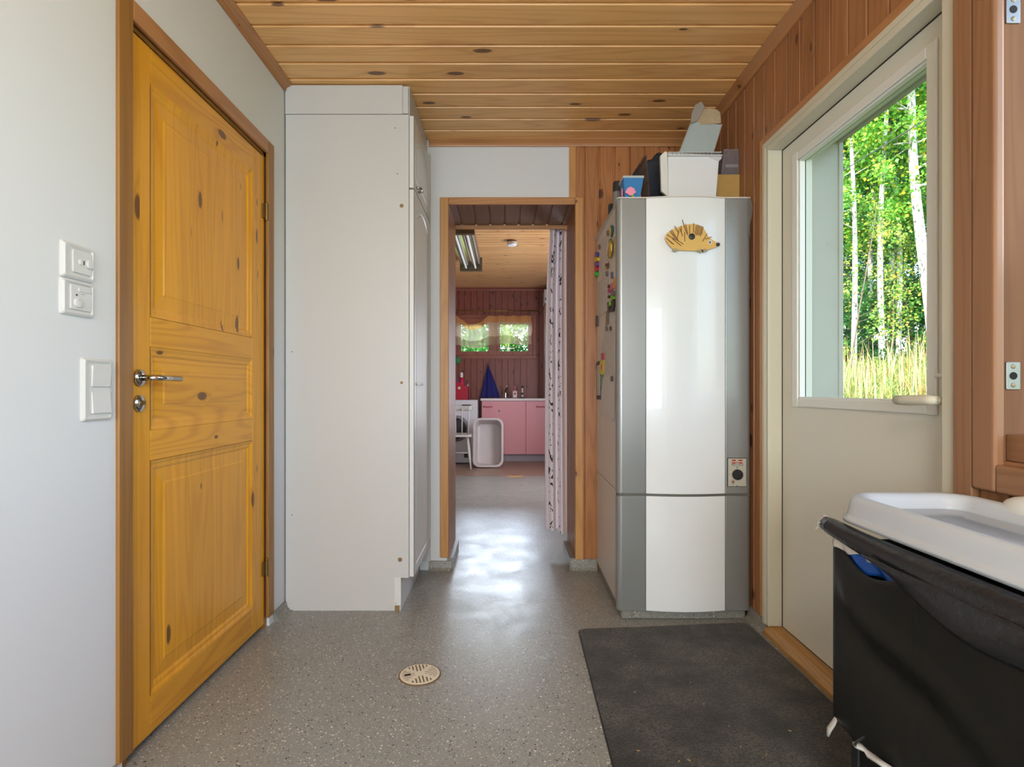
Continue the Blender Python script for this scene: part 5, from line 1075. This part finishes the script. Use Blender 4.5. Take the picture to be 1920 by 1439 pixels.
# spindle chair
ch = thing('spindle_chair', (-.62, 7.3, 0), 'white wooden spindle-back chair in front of the washing machine', 'chair'); cw = plain('chair_white', sr(200, 194, 190), .4, var=.02)
cyf, cxr = 7.12, F(885, 7.2)          # near edge, right edge
q = MB(); cx_, cyc = cxr - .21, 7.33
q.prism(rounded([(cx_ - .21, cyc - .19), (cx_ + .21, cyc - .19), (cx_ + .19, cyc + .2), (cx_ - .19, cyc + .2)], .05), .425, .455, 'z'); q.build('seat', cw, ch, bevel=.008)
for (sx_, sy_) in ((-1, -1), (1, -1), (-1, 1), (1, 1)):
    q = MB(); t_ = Vector((cx_ + .15 * sx_, cyc + .13 * sy_, .43)); b0 = Vector((cx_ + .20 * sx_, cyc + .20 * sy_, 0)); q.tube([tuple(b0), tuple(b0.lerp(t_, .35)), tuple(b0.lerp(t_, .6)), tuple(t_)], [.011, .016, .020, .015], 10); q.build('leg', cw, ch, smooth=True)
q = MB(); ny = cyc - .16
for k in range(5):
    x = cx_ - .16 + .08 * k; q = MB(); q.tube([(x, ny, .45), (x * 1.0 + (x - cx_) * .1, ny - .06, .80)], [.009, .007], 8); q.build('spindle', cw, ch, smooth=True)
q = MB(); q.grid(lambda u, v: (cx_ - .21 + .42 * u, ny - .055 - .02 * v + .03 * math.sin(PI * u), .775 + .06 * v), 12, 3); q.build('top_rail', cw, ch, smooth=True, solid=.02)
q = MB(); q.tube([(cx_ - .18, cyc, .2), (cx_ + .18, cyc, .2)], .009, 8); q.build('stretcher', cw, ch)
# leaning tub
tb_ = thing('plastic_tub', (F(915, 7.3), 7.4, 0), 'large grey-white plastic tub leaning upright against the pink cabinet', 'tub'); tm = plain('tub_plastic', sr(190, 180, 178), .4, var=.03, scale=4)
tw0, tw1, th = F(887, 7.35), F(943.5, 7.35), .655; tcx = (tw0 + tw1) / 2; lean = math.radians(12)
def tubring(ins, dep, r): 
    pts = rrect(-(tw1 - tw0) / 2 + ins, (tw1 - tw0) / 2 - ins, ins, th - ins, r, 6); out = []
    for (x, z) in pts: out.append((tcx + x, 7.26 + dep * math.cos(lean) + z * math.sin(lean), z * math.cos(lean) - dep * math.sin(lean) + .02))
    return out
RR = [tubring(0, .012, .09), tubring(0, 0, .09), tubring(.012, -.004, .085), tubring(.024, 0, .08), tubring(.028, .03, .08), tubring(.055, .17, .06), tubring(.075, .18, .05)]
n = len(RR[0]); q = MB(); q.add([p for r_ in RR for p in r_], [(k * n + i, k * n + (i + 1) % n, (k + 1) * n + (i + 1) % n, (k + 1) * n + i) for k in range(len(RR) - 1) for i in range(n)] + [tuple((len(RR) - 1) * n + i for i in range(n))]); q.build('tub_shell', tm, tb_, smooth='auto', solid=.004, recalc=False)
# sheer window curtain with rod
sh = thing('sheer_curtain', (F(925, 8.25), 8.25, 1.75), 'sheer orange and cream valance drooping across the far window', 'curtain')
q = MB(); q.tube([(F(820, 8.27), 8.27, G(583, 8.27)), (F(1012, 8.27), 8.27, G(583, 8.27))], .008, 8); rd = q.build('curtain_rod', M['brass'], smooth=True); tag(rd, 'thin curtain rod over the far window', 'curtain rod')
q = MB(); q.ball((F(1013, 8.27), 8.27, G(583, 8.27)), .016); q.build('finial', M['brass'], rd, smooth=True)
m_or = sheerish('sheer_orange', sr(240, 180, 120), .60, .8, .35); m_cr = sheerish('sheer_cream', sr(250, 238, 206), .42, .8, .22); m_gr = sheerish('sheer_grey_brown', sr(190, 172, 140), .46, .8, .22)
def shv(u, v, top=None):
    X_ = F(846, 8.26) + (F(997, 8.26) - F(846, 8.26)) * u
    droop = .0; 
    s = (X_ - F(858, 8.26)) / (F(915, 8.26) - F(858, 8.26))
    dt = .13 * math.sin(PI * s) if 0 < s < 1 else .0
    db = .07 * math.sin(PI * min(1, max(0, (X_ - F(862, 8.26)) / (F(918, 8.26) - F(862, 8.26))))) + .012 * math.sin(u * 16)
    zt = G(592, 8.26) - dt - .012 * math.sin(u * 20) ** 2; zb = G(646, 8.26) - db
    return (X_ + .01 * math.sin(9 * v + u * 9), 8.26 + .025 * math.sin(u * 38 + v * 1.5) + .01 * math.sin(u * 71), zb + (zt - zb) * v)
for (v0, v1, m_, nm) in ((0, .30, m_gr, 'lower_band'), (.30, .78, m_cr, 'middle_band'), (.78, 1, m_or, 'upper_band')):
    q = MB(); q.grid(lambda u, v: shv(u, v0 + (v1 - v0) * v), 70, 8); q.build(nm, m_, sh, smooth=True)
for k in range(7):
    u = .06 + k * .15; p = shv(u, 1.0); q = MB(); q.tube([p, (p[0], 8.27, G(583, 8.27))], .003, 6); q.build('hook_loop', M['brass'], sh)
# tall cupboard with a box on top (right of the far wall)
tc_ = thing('tall_cupboard', (.8, 8.1, 0), 'tall pale cupboard with wooden edge partly hidden by the printed curtain', 'cupboard')
q = MB(); q.box(F(1023, 8.0), 1.15, 8.0, YF - .01, 0, 2.30); q.build('body', plain('cupboard_pale', sr(206, 204, 206), .45), tc_, bevel=.004)
q = MB(); q.box(F(1023, 8.0) - .001, F(1027, 8.0), 7.988, 8.0, 0, 2.30); q.build('edge_strip', M['trimz'], tc_)
bxw = thing('storage_box', (F(1026, 7.98), 8.0, 2.30), 'grey-white box on top of the tall cupboard', 'box')
q = MB(); q.box(F(1020.5, 7.98), F(1045, 7.98), 7.96, 8.3, 2.302, 2.50); q.build('body', plain('box_greywhite', sr(190, 184, 176), .5), bxw, bevel=.004)
q = MB(); q.box(F(1022, 7.96), F(1044, 7.96), 7.957, 7.961, 2.345, 2.375); q.build('teal_label', plain('label_teal', sr(40, 84, 84), .5), bxw)
q = MB(); q.lathe([(.09, 0), (.095, .003), (.07, .006)], (F(966, 6.62), 6.60, 0), 20); tag(q.build('floor_disc', plain('lid_ochre', sr(196, 160, 104), .5)), 'flat ochre round cover lying at the torn vinyl edge', 'cover')
# rear window so the room behind the camera is plausible
w3 = thing('window_3', (-.1, YN, 1.45), 'white framed window behind the camera', 'window', kind='structure')
q = MB()
for (a, b_, c_, d_) in ((-1.03, -.99, .78, 2.14), (.79, .83, .78, 2.14), (-.99, .79, .78, .82), (-.99, .79, 2.10, 2.14)): q.box(a, b_, YN, YN + .06, c_, d_)
q.build('frame', M['bead_white'], w3)

# ================================================================== OUTSIDE: sloping ground, grass, birches
def gz(x, y):     # ground height: rises away from the house
    d = max(0, (max(x - 2.0, 0) * .75 + max(y - 4.0, 0) * .45)) if x > 1.2 else 0
    d2 = max(0, y - 11) if x <= 3 else 0
    return -.15 + .24 * min(d, 6) + .05 * max(0, d - 6) + .02 * math.sin(x * 1.3 + y * .7) + .06 * min(d2, 8)
q = MB()
def gr(u, v):
    x = -16 + 46 * u; y = -6 + 46 * v
    return (x, y, gz(x, y) - (.25 if -2.8 < x < 1.3 and y < 9 else 0))
q.grid(gr, 92, 92)
gm = plain('meadow_soil', sr(98, 124, 52), .9, var=.3, scale=3)
struct(q.build('ground', gm, smooth=True), 'grassy ground rising from the house to the forest', 'ground')
lm_g = leafmat('birch_leaves_green', [(0, sr(66, 132, 40)), (.45, sr(104, 172, 56)), (.8, sr(150, 200, 74)), (.97, sr(214, 206, 70)), (1, sr(226, 180, 60))])
lm_d = leafmat('dense_leaves_green', [(0, sr(26, 92, 40)), (.6, sr(52, 130, 56)), (1, sr(104, 164, 66))])
lm_y = leafmat('young_leaves_yellow', [(0, sr(86, 146, 56)), (.55, sr(140, 180, 70)), (.85, sr(206, 206, 90)), (1, sr(226, 170, 84))])
gm2 = leafmat('grass_blades', [(0, sr(84, 128, 58)), (.5, sr(142, 166, 84)), (.8, sr(182, 180, 110)), (.93, sr(200, 150, 90)), (1, sr(190, 100, 66))], .35)
straw = leafmat('dry_stalks', [(0, sr(206, 180, 120)), (1, sr(232, 206, 150))], .2)
def bark(name, white):
    m, nt, b = newmat(name); tc = nd(nt, 'ShaderNodeTexCoord'); mp = nd(nt, 'ShaderNodeMapping', {'Vector': tc.outputs['Object'], 'Scale': (14, 14, 5 if white else 2)})
    n = nd(nt, 'ShaderNodeTexNoise', {'Vector': mp.outputs[0], 'Scale': 2.0 if white else 5.0, 'Detail': 6.0, 'Roughness': .65})
    c = ramp(nt, n.outputs[0], [(.38, sr(50, 46, 44)), (.46, sr(200, 197, 194))] if white else [(.3, sr(58, 48, 42)), (.7, sr(134, 118, 104))])
    nt.links.new(c, b.inputs['Base Color']); b.inputs['Roughness'].default_value = .8; return m
bk_w, bk_d = bark('birch_bark', True), bark('dark_bark', False)
def foliage(rnd, centres, n, leaf, spread):
    mb_v, mb_f = [], []
    for _ in range(n):
        c = centres[rnd.randrange(len(centres))]; r_ = spread * (.4 + rnd.random())
        th, z = rnd.uniform(0, 2 * PI), rnd.uniform(-1, 1); k = rnd.random() ** .5 * r_; s = math.sqrt(1 - z * z)
        p = Vector((c[0] + k * s * math.cos(th), c[1] + k * s * math.sin(th), c[2] + k * z * .7))
        a = Vector((rnd.gauss(0, 1), rnd.gauss(0, 1), rnd.gauss(0, .6))).normalized(); b_ = a.cross(Vector((rnd.gauss(0, 1), rnd.gauss(0, 1), rnd.gauss(0, 1)))).normalized()
        l = leaf * rnd.uniform(.6, 1.3); w = l * .42; i = len(mb_v)
        mb_v += [tuple(p - a * l * .5), tuple(p + b_ * w - a * l * .1), tuple(p + a * l * .5), tuple(p - b_ * w - a * l * .1)]; mb_f.append((i, i + 1, i + 2, i + 3))
    return mb_v, mb_f
def make_tree(seed, h, r0, crown0, width, nleaf, leaf, barkm, leafm, lean=(0, 0), nb=26, name='birch_tree'):
    rnd = random.Random(seed); o = thing(name, (0, 0, 0))
    tr = [Vector((lean[0] * t + .06 * math.sin(3 * t * h / 3 + seed), lean[1] * t + .05 * math.sin(4 * t + seed), h * t - .3)) for t in [k / 14 for k in range(15)]]
    q = MB(); q.tube([tuple(p) for p in tr], [r0 * (1 - .75 * k / 14) for k in range(15)], 10); q.build('trunk', barkm, o, smooth=True, world=False)
    q = MB(); cs = []
    for k in range(nb):
        t = crown0 + (1 - crown0) * (k + rnd.random()) / nb; i = min(13, int(t * 14)); p = tr[i].lerp(tr[i + 1], t * 14 - i)
        a = rnd.uniform(0, 2 * PI); L = width * (1.15 - .65 * t) * rnd.uniform(.6, 1.1); d = Vector((math.cos(a), math.sin(a), rnd.uniform(-.05, .5)))
        m1 = p + d * L * .5 + Vector((0, 0, rnd.uniform(-.1, .1))); e = p + d * L + Vector((0, 0, rnd.uniform(-.35, .1)))
        q.tube([tuple(p), tuple(m1), tuple(e)], [r0 * .22, r0 * .12, r0 * .04], 5); cs += [m1, e, m1.lerp(e, .5), e + Vector((0, 0, -.15))]
    q.build('branches', barkm, o, world=False)
    v, f = foliage(rnd, [tuple(c) for c in cs], nleaf, leaf, width * .30); q = MB(); q.v = v; q.f = f; q.m = [0] * len(f); q.build('foliage', leafm, o, world=False, recalc=False)
    return o
def copy_tree(o):
    c = o.copy(); C.objects.link(c)
    for ch_ in list(o.children): k = ch_.copy(); C.objects.link(k); k.parent = c
    return c
used = set()
def place(proto, x, y, rz, sc, label, grp, cat='tree'):
    o = proto if proto.name not in used else copy_tree(proto); used.add(proto.name)
    o.location = (x, y, gz(x, y)); o.rotation_euler = (0, 0, rz); o.scale = (sc,) * 3; tag(o, label, cat, grp); return o
p_main = make_tree(1, 9.0, .10, .38, 1.3, 9000, .065, bk_w, lm_g, (-.75, .0), 30)
p_thin = make_tree(2, 8.5, .055, .34, 1.0, 8000, .06, bk_w, lm_g, (.3, .1), 28)
p_dark = make_tree(3, 7.5, .05, .22, 1.15, 10500, .06, bk_d, lm_d, (-.2, .2), 34, 'alder_tree')
p_young = make_tree(4, 3.6, .022, .18, .85, 1700, .05, bk_d, lm_y, (.35, 0), 18, 'young_birch')
p_bush = make_tree(6, 2.2, .018, .05, .8, 5200, .058, bk_d, lm_d, (.1, 0), 24, 'forest_bush')
def ray(px, Y): return F(px, Y), Y
m_ = place(p_main, F(1757, 9.2), 9.2, 0, 1.0, 'thick white birch leaning left at the right edge of the door pane', None)
rnd = random.Random(77)
for (px, Y, s) in ((1645, 9.6, 1.0), (1692, 9.9, .95), (1608, 9.3, .9), (1627, 10.4, .9), (1675, 10.8, 1.0), (1712, 13.0, 1.1), (1590, 12.4, 1.0), (1500, 11.5, 1), (1850, 11.8, 1.05), (1400, 12.5, 1.0), (1930, 10.5, 1), (1670, 15.0, 1.2), (1560, 14.8, 1.2), (2020, 11.0, 1.0), (2150, 10.2, 1.05), (2330, 9.6, 1.0)):
    x, y = ray(px, Y); place(p_thin, x, y, rnd.uniform(0, 6), s, 'slender white birch in the sunlit forest beyond the garden door', 'slender birches behind the house')
for (px, Y, s) in ((1590, 10.6, .9), (1640, 11.6, 1), (1672, 12.5, 1.05), (1720, 12.0, 1.0), (1575, 11.2, 1), (1750, 13.5, 1.1), (1615, 14, 1.2), (1800, 12.6, 1), (1530, 13.0, 1.1), (1460, 12.8, 1.0), (1880, 13.0, 1.1), (1700, 17, 1.4), (1620, 17.5, 1.4), (1760, 17, 1.4), (1540, 17.5, 1.4), (1960, 11.6, 1.1), (2060, 12.2, 1.2), (2200, 11.4, 1.1), (2380, 10.6, 1.1)):
    x, y = ray(px, Y); place(p_dark, x, y, rnd.uniform(0, 6), s, 'dark-stemmed leafy tree among the birches beyond the garden door', 'leafy trees among the birches')
for (px, Y, s) in ((1600, 9.3, .9), (1668, 9.6, .85), (1715, 10.0, .95), (1520, 9.6, .9), (1800, 9.6, .9)):
    x, y = ray(px, Y); place(p_young, x, y, rnd.uniform(0, 6), s, 'young birch with yellowing leaves at the meadow edge', 'young yellowing birches at the meadow edge')
for (px, Y, s) in ((1590, 10.2, .9), (1630, 9.8, .8), (1680, 10.4, .9), (1725, 10.6, .9), (1760, 10.2, .9), (1560, 9.8, .9), (1820, 10.6, 1), (1500, 10.4, 1), (1900, 9.8, 1.1), (1980, 10.0, 1.1), (2080, 9.4, 1.1), (2200, 9.2, 1.1), (2320, 8.8, 1.1)):
    x, y = ray(px, Y); place(p_bush, x, y, rnd.uniform(0, 6), s, 'low dark green bush at the foot of the forest', 'low bushes at the forest foot', 'bush')
# trees seen through the far laundry windows
for k, (x, y, s) in enumerate(((-2.2, 15.5, .8), (.1, 15, .8), (.9, 17, .9), (2.4, 18, 1))):
    place(p_thin, x, y, rnd.uniform(0, 6), s, 'birch standing behind the house, glimpsed through the far twin window', 'birches behind the far window')
for k, (x, y, s) in enumerate(((-1.2, 19, .55), (1.6, 18, .6), (.2, 20, .6))):
    place(p_dark, x, y, rnd.uniform(0, 6), s, 'leafy tree behind the house, glimpsed through the far twin window', 'leafy trees behind the far window')
for k, (x, y, s) in enumerate(((-3.0, 14.6, 1.5), (-1.7, 15.4, 1.7), (-.6, 14.8, 1.5), (.5, 15.6, 1.7), (1.4, 14.7, 1.5), (2.6, 15.8, 1.8))):
    place(p_bush, x, y, rnd.uniform(0, 6), s, 'bush behind the house, glimpsed through the far twin window', 'bushes behind the far window', 'bush')
# grass
rnd = random.Random(9); q = MB()
def blade(q, x, y, h, w, mi=0, bend=.3):
    z = gz(x, y); a = rnd.uniform(0, 2 * PI); dx, dy = math.cos(a), math.sin(a); bx, by = rnd.gauss(0, bend) * h, rnd.gauss(0, bend) * h
    q.add([(x - dx * w, y - dy * w, z - .02), (x + dx * w, y + dy * w, z - .02), (x + bx * .4 + dx * w * .6, y + by * .4 + dy * w * .6, z + h * .6), (x + bx * .4 - dx * w * .6, y + by * .4 - dy * w * .6, z + h * .6), (x + bx, y + by, z + h)], [(0, 1, 2, 3), (3, 2, 4)], mi)
for _ in range(44000):
    Y = 3.0 + 8.5 * rnd.random() ** .8; px = rnd.uniform(1450, 1860) if rnd.random() < .66 else rnd.uniform(1860, 2300); x = F(px, Y)
    if x < 1.9: continue
    blade(q, x, Y, rnd.uniform(.12, .34) * (1 + .3 * (Y > 7)), rnd.uniform(.006, .016), 0, .4)
tag(q.build('meadow_grass', gm2, recalc=False), 'tall yellow-green meadow grass between house and forest', 'grass', kind='stuff')
q = MB()
for _ in range(420):
    Y = rnd.uniform(6.5, 9.8); x = F(rnd.uniform(1480, 1850), Y)
    blade(q, x, Y, rnd.uniform(.5, .95), rnd.uniform(.005, .009), 0, .08)
tag(q.build('dry_stalks', straw, recalc=False), 'pale dry grass stalks standing above the meadow', 'grass', kind='stuff')
# overhead cable seen across the pane
q = MB(); a, b_ = at(1560, 330, 7.5), at(1775, 200, 7.5); d = (b_ - a)
q.tube([tuple(a - d * 1.2), tuple(a - Vector((0, 0, .02))), tuple(b_), tuple(b_ + d * 4)], .008, 6); tag(q.build('overhead_cable', M['roof']), 'dark overhead cable crossing the trees beyond the garden door', 'cable')
